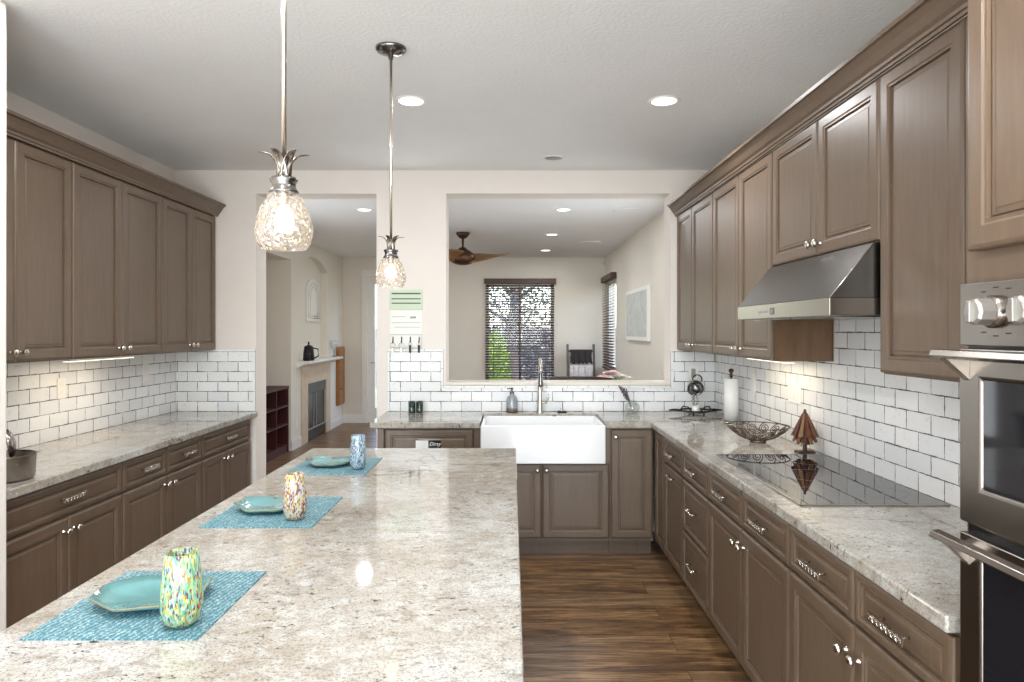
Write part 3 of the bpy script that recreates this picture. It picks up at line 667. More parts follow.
# ------------------------------------------------------------------ cooktop, hood
ck = thing('cooktop', 'black glass electric cooktop set in the right counter', 'cooktop', (1.264, 2.863, .9143))
MB().box(-.256, .256, -.485, .485, 0, .005).build('glass_surface', M['blackglass'], ck, bevel=.002)
m = MB(); m.box(-.260, .260, -.489, -.485, 0, .006); m.box(-.260, .260, .485, .489, 0, .006); m.box(-.260, -.256, -.489, .489, 0, .006); m.box(.256, .260, -.489, .489, 0, .006); m.build('steel_edge', M['cooktrim'], ck)
m = MB()
for x, y, r in ((-.12, -.30, .085), (.11, -.30, .10), (0, 0, .12), (-.12, .30, .1), (.11, .30, .075)):
    m.tube([(x + r*math.cos(a), y + r*math.sin(a), .0048) for a in [k*2*PI/36 for k in range(36)]], .0006, 4, True)
m.build('burner_ring', M['greyp'], ck)
hd = thing('range_hood', 'stainless steel under-cabinet range hood over the cooktop', 'range hood', (XF, 2.81, 0))
x1, xb, xd = 1.086 - XF, 1.252 - XF, 1.5485 - XF - .008
Y0h, Y1h = -.474, .474
lip = MB().box(x1, xd, Y0h, Y1h, 1.578, 1.639)
lip.build('lip', M['steel'], hd, bevel=.002)
cn = MB().prism([(x1 + .002, 1.640), (xd, 1.640), (xd, 1.828), (xb - .012, 1.828)][::-1], Y0h + .001, Y1h - .001, 'y'); cn.build('canopy', M['dsteel'], hd)
MB().tube([(x1 + .002, Y0h, 1.640), (xb - .012, Y0h, 1.828)], .0022, 6).build('edge_trim', M['chrome'], hd)
MB().box(x1 - .0015, x1, .02, .065, 1.593, 1.621).build('display', M['black'], hd)
text('display_digits', '88', .02, M['greyp'], hd, (x1 - .0018, .043, 1.60), (R(90), 0, R(-90)))
m = MB()
for k in range(5): m.box(x1 - .0015, x1, .09 + k*.022, .104 + k*.022, 1.602, 1.611)
m.build('button', M['greyp'], hd)
m = MB(); m.box(x1 + .06, xd - .05, -.42, -.01, 1.573, 1.578); m.box(x1 + .06, xd - .05, .01, .42, 1.573, 1.578); m.build('filter', M['dsteel'], hd)

# ------------------------------------------------------------------ oven tower
tw = cab('tall taupe cabinet housing the double wall oven', (.965, 1.447, 0), R(-90), .80, XR - .965 - .002, .11, 2.60, [('door', .040, .398, 1.688, 2.55, None), ('door', .404, .76, 1.688, 2.55, None)], None, 'oven_cabinet', t=.03)
MB().box(.0, .80, .075, .5, 0, .11).build('toe_kick', M['cab'], tw)
ov = thing('double_wall_oven', 'stainless double wall oven at the right edge', 'oven', (.964, 1.427, 0), R(-90))
W = .745
MB().box(0, W, -.028, 0, 1.494, 1.621).build('control_panel', M['steel'], ov, bevel=.002)
MB().box(.003, W - .003, -.012, 0, .40, 1.494).build('trim_frame', M['black'], ov)
def oven_door(z0, z1, gz0, gz1, hz):
    X0, X1 = .001, W - .001
    pr = []
    m = MB(); gx0, gx1 = X0 + .062, X1 - .062; y = -.030
    vs = [(X0, 0, z0), (X1, 0, z0), (X1, 0, z1), (X0, 0, z1), (X0, y, z0), (X1, y, z0), (X1, y, z1), (X0, y, z1), (gx0, y, gz0), (gx1, y, gz0), (gx1, y, gz1), (gx0, y, gz1), (gx0 + .004, y + .006, gz0 + .004), (gx1 - .004, y + .006, gz0 + .004), (gx1 - .004, y + .006, gz1 - .004), (gx0 + .004, y + .006, gz1 - .004)]
    fs = [(3, 2, 1, 0)]
    for k in range(4):
        l = (k + 1) % 4; fs += [(k, l, l + 4, k + 4), (k + 4, l + 4, l + 8, k + 8), (k + 8, l + 8, l + 12, k + 12)]
    m.add(vs, fs); d = m.build('oven_door', M['steel'], ov, bevel=.004)
    MB().box(gx0 + .004, gx1 - .004, y + .0045, -.004, gz0 + .004, gz1 - .004).build('glass_window', M['ovenglass'], d)
    h = MB(); h.prism([(-.093, hz - .004), (-.074, hz - .011), (-.066, hz + .004), (-.070, hz + .010), (-.088, hz + .008)][::-1], -.002, W - .03, 'x')
    for xx in (.012, W - .06): h.prism([(-.078, hz - .010), (-.066, hz + .004), (-.029, hz - .012), (-.029, hz - .055)], xx, xx + .022, 'x')
    h.build('handle', M['steel'], d, bevel=.0015)
    return d
oven_door(1.130, 1.488, 1.205, 1.43, 1.477)
oven_door(.42, 1.108, .50, 1.068, 1.100)
for k, xk in enumerate((.106, .220, .45, .54, .63)):
    m = MB(); m.lathe([(.032, -.028), (.032, -.038), (.029, -.042), (.0275, -.044), (.026, -.044)], 28, (xk, 0, 1.5615), 'y')
    kb = m.build('knob', M['steel'], ov)
    m = MB(); m.lathe([(.027, -.036), (.026, -.070), (.022, -.076), (0, -.076)], 10, (xk, 0, 1.5615), 'y', smooth=False); m.box(xk - .006, xk + .006, -.084, -.070, 1.5615 - .021, 1.5615 + .021); m.build('dial', M['dial'], kb, bevel=.0015)
m = MB()
for xk in (.106, .220):
    for dx, dz in ((-.034, .040), (.0, .047), (.034, .043), (-.034, -.04), (0, -.047), (.034, -.042)): m.box(xk + dx - .007, xk + dx + .007, -.0285, -.028, 1.5615 + dz - .0012, 1.5615 + dz + .0012)
o_ = m.build('dial_marking', M['black'], ov); o_['kind'] = 'stuff'

# ------------------------------------------------------------------ left counter pot
kp = thing('steel_pot', 'round stainless pot with raised lid at the near end of the left counter', 'pot', (-2.085, 2.80, .914))
MB().lathe([(0, 0), (.10, 0), (.108, .01), (.112, .098), (.118, .102), (.112, .104), (.106, .098), (.102, .012), (0, .010)], 32).build('pot_body', M['steel'], kp)
MB().lathe([(0, .02), (.10, .02), (.10, .022), (0, .022)], 24).build('pot_interior', M['black'], kp)
m = MB(); m.m = Matrix.Translation((.022, .0, .150)) @ Matrix.Rotation(R(37), 4, 'Z') @ Matrix.Rotation(R(80), 4, 'Y'); m.lathe([(.058, -.008), (.060, 0), (.054, .010), (.03, .020), (0, .024), (0, .020), (.03, .016), (.05, .006)], 28); m.build('lid', M['steel'], kp)

# ------------------------------------------------------------------ placemats, plates, tumblers
PM = 'turquoise placemats on the island'; PLG = 'turquoise plates on the island'; TG = 'confetti glass tumblers on the island'
pos = ['nearest the camera', 'in the middle', 'at the far end']
mats = [(1.345, 1.725), (2.11, 2.50), (2.885, 3.272)]
for (ya, yb), p in zip(mats, pos):
    w_, h_ = .35, (yb - ya)
    o = MB().box(-.175, .175, -h_/2, h_/2, 0, .003).build('placemat', M['mat'], loc=(-.795, (ya + yb)/2, .914))
    tag(o, f'turquoise woven placemat on the island, {p}', 'placemat', PM)
def plate(loc, rz, sx, sy, wav, label):
    T = thing('plate', label, 'plate', loc, rz, PLG)
    def ring(s, z, wz=0):
        P = []
        for k in range(48):
            a = 2*PI*k/48; oc = 1/ max(abs(math.cos(((a + PI/8) % (PI/4)) - PI/8)), .9)
            q = s*oc*.97; P.append((q*sx*math.cos(a), q*sy*math.sin(a), z + wz*(math.cos(2*a) + .5*math.cos(5*a + 1))))
        return P
    rg = [ring(.3, 0), ring(.62, .001), ring(.80, .008, wav*.3), ring(1.0, .021, wav), ring(.985, .024, wav), ring(.78, .012, wav*.3), ring(.60, .005), ring(.02, .004)]
    vs = [p for r in rg for p in r]; fs = [tuple(range(47, -1, -1))]
    for i in range(len(rg) - 1):
        for k in range(48): fs.append((i*48 + k, i*48 + (k + 1) % 48, (i + 1)*48 + (k + 1) % 48, (i + 1)*48 + k))
    fs.append(tuple(range((len(rg) - 1)*48, len(rg)*48)))
    MB().add(vs, fs, True).build('dish', M['teal'], T)
    MB().tube(ring(.992, .0228, wav), .0014, 5, True).build('rim', M['gilt'], T)
plate((-.812, 1.545, .9172), R(12), .122, .108, .003, 'turquoise octagonal plate on the placemat nearest the camera')
plate((-.826, 2.335, .9172), R(0), .112, .105, .006, 'turquoise wavy plate on the middle island placemat')
plate((-.822, 3.10, .9172), R(-5), .108, .10, .006, 'turquoise wavy plate on the placemat at the far end of the island')
def tumbler(x, y, r, h, mat, label):
    T = tag(MB().lathe([(0, 0), (r*.55, .0), (r*.85, .012), (r, .038), (r*.98, h*.5), (r*.84, h*.85), (r*.78, h), (r*.72, h), (r*.78, h*.85), (r*.9, h*.5), (r*.9, .04), (0, .02)], 32).build('tumbler', mat, loc=(x, y, .9172)), label, 'glass', TG)
tumbler(-.683, 1.412, .0415, .150, M['gg1'], 'green and yellow confetti glass tumbler on the nearest placemat')
tumbler(-.700, 2.203, .0385, .148, M['gg2'], 'white, amber and purple confetti glass tumbler on the middle placemat')
tumbler(-.676, 3.00, .037, .150, M['gg3'], 'blue and white confetti glass tumbler on the far placemat')

# ------------------------------------------------------------------ pendants and ceiling lights
def pendant(x, y, label):
    T = thing('pendant_light', label, 'pendant light', (x, y, 0), 0, 'pineapple pendant lights over the island')
    MB().lathe([(0, ZC), (.066, ZC), (.066, ZC - .008), (.060, ZC - .016), (.030, ZC - .026), (.012, ZC - .030), (.010, ZC - .05), (0, ZC - .05)], 28).build('ceiling_canopy', M['dsteel'], T)
    MB().tube([(0, 0, 1.90), (0, 0, ZC - .03)], .0058, 10).build('rod', M['nickel'], T)
    for k in range(6):
        a = k*PI/3 + .3; m = MB()
        def lf(u, v, a=a):
            t_ = v; r = .008 + .012*t_ + .036*t_**3; z = 1.872 + .068*math.sin(min(t_*1.25, 1.45)) - .012*max(0, t_ - .75)*2
            wd = .014*(1 - .15*t_)*(math.cos(t_*PI/2)**.45 if t_ < .999 else 0)
            s = (u - .5)*2*wd; cv = -.004*(1 - abs(u - .5)*2)
            return ((r + cv)*math.cos(a) - s*math.sin(a), (r + cv)*math.sin(a) + s*math.cos(a), z)
        m.grid(lf, 4, 10); m.build('leaf', M['steel'], T, solid=.0015)
    MB().lathe([(.004, 1.90), (.012, 1.89), (.014, 1.876), (.030, 1.874), (.0315, 1.868), (.0265, 1.862), (.0265, 1.852), (.031, 1.846), (.034, 1.840), (.030, 1.838), (0, 1.842)], 28).build('collar', M['dsteel'], T)
    prof = [(.031, 1.842), (.040, 1.826), (.052, 1.800), (.061, 1.775), (.064, 1.756), (.0625, 1.738), (.056, 1.722), (.050, 1.712)]
    m = MB(); seg = 40; vs = []; fs = []
    for i, (r, z) in enumerate(prof):
        for k in range(seg):
            b = 1 + .022*(1 if (i + k//2) % 2 else -1); a = 2*PI*k/seg; vs.append((r*b*math.cos(a), r*b*math.sin(a), z))
    for i in range(len(prof) - 1):
        for k in range(seg): fs.append((i*seg + k, i*seg + (k + 1) % seg, (i + 1)*seg + (k + 1) % seg, (i + 1)*seg + k))
    m.add(vs, fs, False); m.build('glass_shade', M['cut'], T)
    MB().lathe([(.012, 1.84), (.013, 1.815), (.010, 1.812)], 14).build('socket', M['nickel'], T)
    MB().lathe([(.009, 1.813), (.012, 1.802), (.019, 1.788), (.0225, 1.772), (.019, 1.757), (.010, 1.750), (0, 1.748)], 20).build('bulb', M['bulb'], T)
    return T
pendant(-.522, 1.563, 'nearer pineapple glass pendant light over the island')
pendant(-.522, 2.945, 'farther pineapple glass pendant light over the island')
def can(x, y, p, label, room, r=.085, lit=True):
    T = thing('recessed_light', label, 'ceiling light', (x, y, ZC), 0, room)
    MB().lathe([(r, 0), (r, -.004), (r*.93, -.007), (r*.78, -.004), (r*.76, -.001), (r*.76, 0)], 32).build('trim_ring', M['trimw'], T)
    MB().lathe([(0, -.0015), (r*.76, -.0015), (r*.76, 0), (0, 0)], 28).build('lens', M['canlens'] if lit else M['greyp'], T)
    if lit: area('lamp', (0, 0, -.008), (0, 0, 0), r*1.4, r*1.4, p*1.8, (.97, .98, 1), 'DISK', T)
KR = 'recessed lights in the kitchen ceiling'; FR = 'recessed lights in the living room ceiling'
can(-.536, 3.624, 5.5, 'lit recessed ceiling light near the farther pendant', KR)
can(.807, 3.624, 5.5, 'lit recessed ceiling light over the aisle on the right', KR)
can(.289, 4.818, 1, 'unlit recessed ceiling light near the pass-through', KR, .078, False)
can(-.536, 1.0, 9, 'added recessed ceiling light above the near island, out of view', KR)  # unseen can, added to brighten the kitchen
can(.807, 1.0, 9, 'added recessed ceiling light above the near aisle, out of view', KR)  # unseen can, added for more light on the base cabinets
can(-1.6, 2.3, 9, 'added recessed ceiling light above the left aisle, out of view', KR)  # another unseen can added as kitchen fill
can(.518, 6.87, 4.2, 'nearest recessed ceiling light seen through the pass-through', FR)
can(.506, 8.64, 4.2, 'middle recessed ceiling light seen through the pass-through', FR)
can(.507, 10.33, 4.2, 'farthest recessed ceiling light seen through the pass-through', FR)
can(-1.485, 6.87, 4.2, 'recessed ceiling light seen through the doorway', FR)
can(-1.485, 9.6, 4.2, 'recessed ceiling light at the fireplace end, hidden behind the wall', FR)
for x, y, l in ((1.16, 6.9, 'round white speaker in the living room ceiling, nearer one'), (1.08, 9.4, 'round white speaker in the living room ceiling, farther one')):
    s = MB().lathe([(0, 0), (.14, 0), (.14, -.005), (.13, -.007), (0, -.006)], 30).build('ceiling_speaker', M['ceil'], loc=(x, y, ZC)); tag(s, l, 'speaker')
# under cabinet strips
def strip(loc, ln, col, p, label):
    T = thing('under_cabinet_light', label, 'light', loc)
    MB().box(-.025, .025, -ln/2, ln/2, -.014, -.001).build('fixture', M['plastic'], T)
    MB().box(-.018, .018, -ln/2 + .01, ln/2 - .01, -.0165, -.014).build('diffuser', emis('strip_diffuser', (1, .88, .7), 3), T)
    area('lamp', (0, 0, -.019), (0, 0, 0), .036, ln - .03, p, col, 'RECTANGLE', T)
strip((-2.33, 3.87, 1.378), .62, (1, .84, .62), 1.25, 'under-cabinet strip light glowing below the middle left upper cabinet')
strip((1.40, 3.72, 1.378), .60, (1, .84, .60), 1.0, 'under-cabinet strip light below the upper cabinet left of the hood')
# outlets
def outlet(loc, rz, label, kind='outlet', w=.072, h=.117, dark=False):
    T = thing('power_outlet' if kind == 'outlet' else 'light_switch', label, kind, loc, rz)
    MB().box(-w/2, w/2, -.006, 0, -h/2, h/2).build('cover_plate', M['plastic'], T, bevel=.002)
    if kind == 'outlet':
        m = MB()
        for s in (-1, 1): m.box(-.016, .016, -.008, -.006, s*.024 - .014, s*.024 + .014)
        m.build('socket', M['greyp'] if dark else M['trimw'], T)
    else:
        n = max(1, round(w/.046 - .5))
        for i in range(n): MB().box(-.016 + (i - (n - 1)/2)*.046, .016 + (i - (n - 1)/2)*.046, -.009, -.006, -.033, .033).build('rocker', M['trimw'] if not dark else M['greyp'], T)
outlet((-2.551, 3.86, 1.20), R(90), 'white power outlet on the left wall tiles lit by the strip light')
outlet((-2.551, 4.75, 1.235), R(90), 'white switch plate on the left wall tiles near the corner', 'switch')
outlet((1.375, 5.180, 1.205), 0, 'white switch plate with grey rocker right of the pass-through', 'switch', dark=True, w=.072)
outlet((1.541, 4.35, 1.19), R(-90), 'narrow white switch on the right wall tiles behind the paper towels', 'switch')
outlet((1.541, 3.72, 1.19), R(-90), 'wide white switch plate on the right wall tiles behind the wooden tree', 'switch', w=.165)
outlet((-2.809, 8.90, .33), R(90), 'white outlet low on the wall left of the fireplace')

# ------------------------------------------------------------------ note boards and key rack
nb = thing('note_board', 'pale green and white note organizer on the wall between the openings', 'note board', (-.803, YB - .001, 0))
for z0, z1, mt, nm in ((1.685, 1.838, M['greenpaper'], 'green_sheet'), (1.500, 1.682, M['whitepaper'], 'white_sheet')):
    MB().box(-.126, .124, -.010, 0, z0, z1).build(nm, mt, nb, bevel=.002)
m = MB()
for z, hh in ((1.808, .005), (1.768, .004), (1.735, .004)): m.box(-.11, .11, -.012, -.009, z - hh, z + hh)
m.build('clip_bar', M['ink'], nb)
m = MB()
for z, a, b in ((1.632, -.11, .0), (1.587, -.11, .11), (1.553, -.09, .11)): m.box(a, b, -.0115, -.009, z - .0015, z + .0015)
m.box(.03, .075, -.013, -.009, 1.62, 1.634)
m.build('clip_rail', M['greyp'], nb)
kr = thing('key_rack', 'white key rack with four black hooks under the note organizer', 'key rack', (-.803, YB - .0115, 0))
MB().box(-.115, .115, -.008, 0, 1.405, 1.492).build('back_board', M['whitepaper'], kr)
for k in range(4):
    x = -.098 + k*.066
    MB().tube([(x, -.009, 1.480), (x, -.012, 1.450), (x, -.022, 1.437), (x, -.030, 1.447)], .0045, 6).build('hook', M['iron'], kr)
for k in (0, 1):
    x = -.901 + k*.066; T = thing('key_ring', ('left' if k == 0 else 'right') + ' one of two silver key rings on the hooks', 'keys', (x, YB - .04, 1.415))
    MB().tube([(.020*math.cos(a), 0, .020*math.sin(a)) for a in [q*PI/9 for q in range(18)]], .0018, 5, True).build('ring', M['nickel'], T)
    MB().box(-.006, .006, -.001, .001, -.05, -.018).build('key', M['dsteel'], T)
for k in (2, 3):
    x = -.901 + k*.066; T = thing('key_ring', 'dark keys on the ' + ('third' if k == 2 else 'rightmost') + ' hook of the key rack', 'keys', (x, YB - .04, 1.415))
    MB().tube([(.010*math.cos(a), 0, .012 + .010*math.sin(a)) for a in [q*PI/9 for q in range(18)]], .0015, 5, True).build('ring', M['nickel'], T)
    MB().box(-.008, .008, -.003, .003, -.055, .002).build('key', M['iron'], T)

# ------------------------------------------------------------------ living room: windows and blinds
def window(name, loc, rz, w, h, mull=True, mid=True):
    T = sempty(name, loc, rz); m = MB(); f = .045
    m.box(0, w, .04, .10, 0, f); m.box(0, w, .04, .10, h - f, h); m.box(0, f, .04, .10, 0, h); m.box(w - f, w, .04, .10, 0, h)
    if mull: m.box(w/2 - .02, w/2 + .02, .045, .095, 0, h)
    m.build('window_frame', M['trimw'], T)
    MB().box(f, w - f, .066, .070, f, h - f).build('pane', M['glass'], T)
    MB().box(-.03, w + .03, -.03, .02, -.03, 0).build('window_sill', M['trimw'], T)
    return T
window('window_1', (-.43, FY, .45), 0, 1.12, 1.85)
window('window_2', (XR, 11.25, .92), R(-90), 1.10, 1.39, False)
def blind(label, loc, rz, w, z0, z1, pitch=.0435, over=.02):
    T = thing('window_blind', label, 'blind', loc, rz)
    MB().box(-over, w + over*1.6, -.085, -.002, z1, z1 + .088).build('valance', M['brown'], T, bevel=.004)
    m = MB(); z = z1 - .03
    while z > z0 + .03:
        m.m = Matrix.Translation((0, -.042, z)) @ Matrix.Rotation(R(24), 4, 'X'); m.box(0, w, -.024, .024, -.0016, .0016); z -= pitch
    m.build('slats', M['brown'], T)
    MB().box(0, w, -.066, -.018, z0, z0 + .018).build('bottom_rail', M['brown'], T)
    for f in (.12, .5, .88): 
        if w < 1.15 or True: MB().box(w*f - .004, w*f + .004, -.0695, -.0685, z0 + .01, z1).build('ladder_tape', M['brown'], T)
    return T
blind('dark wood slatted blind over the far living room window', (-.44, FY, 0), 0, 1.135, .42, 2.302)
blind('dark wood slatted blind on the narrow side window', (XR, 11.26, 0), R(-90), 1.12, .92, 2.31)
# french door
d1 = sempty('door_1', (-2.40, FY, 0)); m = MB()
m.box(-.09, 0, -.02, .0, 0, 2.53); m.box(1.10, 1.19, -.02, 0, 0, 2.53); m.box(0, 1.10, -.02, 0, 2.44, 2.53); m.build('door_casing', M['trimw'], d1)
m = MB(); m.box(0, .115, .03, .075, .01, 2.435); m.box(.985, 1.10, .03, .075, .01, 2.435); m.box(.115, .985, .03, .075, .01, .25); m.box(.115, .985, .03, .075, 2.3, 2.435); m.build('door_frame', M['trimw'], d1)
MB().box(.115, .985, .05, .054, .25, 2.3).build('door_glass', M['glass'], d1)
m = MB().tube([(.06, .03, 1.0), (.06, -.02, 1.0), (.12, -.025, 1.0)], .009, 8); m.build('door_handle', M['nickel'], d1)
ds = MB().lathe([(0, 0), (.03, 0), (.03, .02), (.02, .045), (0, .05)], 14).build('motion_sensor', M['plastic'], loc=(1.505, 11.29, 2.60)); tag(ds, 'small motion sensor high in the far living room corner', 'sensor')
# fan
fan = thing('ceiling_fan', 'brown ceiling fan with walnut blades seen through the pass-through', 'ceiling fan', (-.61, 8.47, 0))
MB().lathe([(0, ZC), (.085, ZC), (.084, ZC - .02), (.06, ZC - .055), (.03, ZC - .075), (0, ZC - .08)], 24).build('ceiling_mount', M['bronze'], fan)
MB().tube([(0, 0, ZC - .07), (0, 0, 2.52)], .014, 10).build('downrod', M['bronze'], fan)
MB().lathe([(0, 2.56), (.035, 2.56), (.07, 2.53), (.13, 2.49), (.15, 2.45), (.145, 2.40), (.11, 2.36), (.05, 2.342), (0, 2.34)], 28).build('motor_housing', M['bronze'], fan)
for k in range(3):
    a = R(2) + k*R(120)
    m = MB(); m.m = Matrix.Rotation(a, 4, 'Z')
    def bf(u, v):
        r = .07 + .50*u; wd = (.10 + .02*math.sin(u*PI*.9))*(1 - .62*u**1.5); s = (v - .5)*2
        tw_ = R(34)*(1 - u)**1.0 + R(7); return (r, s*wd*math.cos(tw_) + .03*math.sin(u*PI), 2.425 + .055*u + s*wd*math.sin(tw_))
    m.grid(bf, 16, 6); m.build('blade', M['fanw'], fan, solid=.012)
# painting
pa = thing('canvas_painting', 'pale abstract canvas on the right living room wall', 'painting', (XR - .002, 8.35, 1.725), R(-90))
tt = NT('abstract_canvas_paint'); v = tt.coords((6, 1, 2)); a1 = tt.noise(v, 4.5, 8, .75, 1.4); v2 = tt.coords(); edge = tt.noise(v2, 3, 3)
cc = tt.ramp(a1, [(.3, srgb(225, 224, 216)), (.50, srgb(206, 208, 204)), (.56, srgb(160, 170, 170)), (.60, srgb(214, 214, 208)), (.8, srgb(232, 230, 222))]); tt.setp(Base_Color=cc, Roughness=.7); M['paint'] = tt.mat
MB().box(-.735, .735, -.036, 0, -.315, .315).build('stretched_canvas', M['whitepaper'], pa)
MB().box(-.68, .68, -.0375, -.036, -.27, .27).build('painted_face', M['paint'], pa)
# blanket ladder
bl = thing('blanket_ladder', 'grey wooden blanket ladder leaning at the far wall', 'ladder', (1.13, 11.0, 0))
def lean(z): return .26*(z/1.31)
for s in (-1, 1): 
    m = MB(); m.m = Matrix.Rotation(math.atan(-.26/1.31), 4, 'X'); m.box(s*.215 - .018, s*.215 + .018, -.02, .02, 0, 1.33); m.build('rail', M['grwood'], bl)
for z in (.22, .46, .70, .94, 1.19): MB().tube([(-.2, lean(z), z), (.2, lean(z), z)], .014, 8).build('rung', M['grwood'], bl)
def throw(name, z, drop, w0, w1, mat, label, sag=0):
    T = MB()
    def f(u, v):
        x = w0 + (w1 - w0)*u; t_ = v*2 - 1
        wob = .006*math.sin(u*23) + .004*math.sin(u*51 + v*3)
        if abs(t_) < .12: return (x, lean(z) + .03*math.sin(t_/.12*PI/2)*1 + 0, z + .026 - .01*abs(t_)/.12)
        s = 1 if t_ > 0 else -1; q = (abs(t_) - .12)/.88; zz = z + .016 - q*drop*(1 if s < 0 else .7) + .012*math.sin(u*31)*q
        return (x + .01*math.sin(q*4 + u*9), lean(zz) + s*.032 + wob*(1 if s < 0 else .2) + (-.012*q if s < 0 else 0), zz)
    T.grid(f, 40, 24); o = T.build(name, mat, loc=(1.13, 11.0, 0), solid=.008); tag(o, label, 'throw blanket')
throw('throw_blanket', 1.19, .21, -.17, .185, M['charcoal'], 'charcoal throw blanket on the upper rung of the ladder')
throw('throw_blanket', .94, .42, -.19, .19, M['palefab'], 'pale grey patterned throw on the lower rung of the ladder')
# sofa
so = thing('sofa', 'dark brown leather loveseat in the living room below the pass-through', 'sofa', (.985, 9.55, 0)); so.scale = (.57, 1, 1)
MB().box(-.85, .75, 0, .85, .12, .42).build('seat_base', M['leather'], so, bevel=.03)
for k in range(2): MB().box(-.66 + k*.62, -.06 + k*.62, .24, .86, .42, .55).build('seat_cushion', M['leather'], so, bevel=.04)
m = MB(); m.grid(lambda u, v: (-.80 + 1.5*u, .02 + .2*math.sin(v*PI*.5), .42 + .43*math.sin(v*PI*.5) + .02*math.sin(u*PI*2)*v), 20, 8); 
MB().box(-.84, .74, 0, .22, .42, .878).build('backrest', M['leather'], so, bevel=.05)
for k in (0, 1): MB().box(-.95 + k*1.62, -.77 + k*1.62, 0, .9, .12, .62).build('armrest', M['leather'], so, bevel=.04)
for x in (-.85, .72):
    for y in (.07, .8): MB().box(x, x + .06, y, y + .05, 0, .12).build('leg', M['brown'], so)
# console table + bouquet behind the pass-through
tb = thing('dining_table', 'wooden dining table behind the pass-through wall', 'table', (.9, 7.0, 0))
MB().box(-.55, .5, -.45, .45, .755, .795).build('tabletop', M['brown'], tb, bevel=.006)
for x in (-.5, .39):
    for y in (-.4, .34): MB().box(x, x + .06, y, y + .06, 0, .755).build('leg', M['brown'], tb)
fl = thing('flower_bouquet', 'pink and cream flower bouquet seen over the sill', 'flowers', (1.04, 7.0, .803))
MB().lathe([(0, 0), (.05, 0), (.062, .05), (.05, .15), (.06, .21), (.055, .21), (.045, .15), (0, .02)], 20).build('vase', M['white'], fl)
def blossom(c, r, mat, nm):
    m = MB()
    for ring, (n, rr, tilt) in enumerate(((5, .35, 75), (6, .7, 50), (7, 1.0, 22))):
        for k in range(n):
            a = 2*PI*k/n + ring*.5
            def pf(u, v, a=a, rr=rr, tilt=tilt):
                s = (u - .5)*1.1*r*math.sin(v*PI*.78 + .25); q = r*rr*v*1.1; el = R(tilt); x = q*math.cos(el); z = q*math.sin(el) - .3*r*v*v*rr
                return (c[0] + x*math.cos(a) - s*math.sin(a), c[1] + x*math.sin(a) + s*math.cos(a), c[2] + z)
            m.grid(pf, 4, 4)
    m.build(nm, mat, fl)
for c, r in (((-.115, -.04, .25), .062), ((-.06, .02, .285), .06), ((-.06, -.07, .245), .06), ((-.01, -.03, .30), .055)): blossom(c, r, M['pink'], 'pink_blossom')
for c, r in (((.05, -.05, .26), .062), ((.10, 0, .25), .058), ((.035, .03, .28), .05), ((.14, -.04, .24), .055)): blossom(c, r, M['cream'], 'cream_blossom')
m = MB()
for k in range(14):
    a = random.uniform(0, 2*PI); r = random.uniform(.04, .13); m.tube([(0, 0, .15), (r*.6*math.cos(a), r*.6*math.sin(a), .22), (r*math.cos(a), r*math.sin(a), .255)], .003, 5)
m.build('stems', M['leaf'], fl)

# ------------------------------------------------------------------ fireplace side
fp = thing('fireplace', 'tiled fireplace with black firebox and white mantel shelf', 'fireplace', (FX, 9.78, 0))
m = MB(); m.box(0.0005, .018, -.70, -.43, 0, 1.06); m.box(0.0005, .018, .49, .72, 0, 1.06); m.box(0.0005, .018, -.43, .49, .80, 1.06); m.build('stone_surround', M['stone'], fp)
m = MB(); m.box(-.45, -.02, -.429, -.40, .01, .79); m.box(-.45, -.02, .46, .489, .01, .79); m.box(-.47, -.44, -.43, .49, .01, .79); m.box(-.45, -.02, -.40, .46, .01, .03); m.box(-.45, -.02, -.40, .46, .77, .79); m.build('firebox', M['black'], fp)
MB().box(-.015, .008, -.425, .485, .66, .795).build('metal_hood', simple('dark_grey_metal', srgb(74, 76, 80), .4, .5, nscale=10), fp)
MB().box(-.015, .006, -.425, .485, .012, .15).build('lower_grille', M['black'], fp)
m = MB(); m.box(-.01, .0, -.10, -.085, .15, .66); m.box(-.01, .0, .03, .04, .15, .66); m.box(-.01, .003, -.42, .48, .15, .165); m.build('screen_frame', M['greyp'], fp)
MB().box(-.012, -.008, -.42, .48, .165, .66).build('glass_screen', M['black'], fp)
pr = [(0.0005, 1.04), (.03, 1.045), (.06, 1.07), (.11, 1.085), (.135, 1.095), (.165, 1.097), (.165, 1.127), (0.0005, 1.127)]
m = MB().prism(pr[::-1], -.88, .92, 'y'); m.build('mantel_shelf', M['trimw'], fp)
tp = thing('dark_teapot', 'black lidded teapot on the mantel', 'teapot', (FX + .082, 9.16, 1.128), R(-70))
MB().lathe([(0, 0), (.070, 0), (.076, .01), (.068, .12), (.060, .17), (.064, .175), (.05, .195), (.012, .21), (.010, .225), (.016, .235), (0, .26)], 24).build('body', M['iron'], tp)
MB().tube([(0, .06, .165), (0, .12, .155), (0, .125, .06), (0, .07, .03)], .010, 8).build('handle', M['iron'], tp)
MB().lathe([(0, 0), (.042, 0), (.045, .09), (.04, .10), (0, .10)], 16, (.115, -.03, 0)).build('cup', M['iron'], tp)
cu = thing('candle_goblet', 'clear glass goblet candle holder at the far end of the mantel', 'candle holder', (FX + .06, 10.55, 1.128))
MB().lathe([(0, 0), (.035, 0), (.036, .006), (.008, .02), (.007, .09), (.014, .10), (0, .10)], 18).build('stem', M['dsteel'], cu)
MB().lathe([(.012, .10), (.05, .13), (.072, .18), (.075, .22), (.068, .25)], 22).build('glass_cup', M['clear'], cu)
ap = thing('arched_wall_plaque', 'white carved arched plaque in the arched niche', 'wall decor', (-2.908, 9.93, 0))
P = [(-.33, 1.66), (.33, 1.66), (.33, 2.08)] + [(.33*math.cos(a), 2.08 + .20*math.sin(a)) for a in [k*PI/12 for k in range(1, 12)]] + [(-.33, 2.08)]
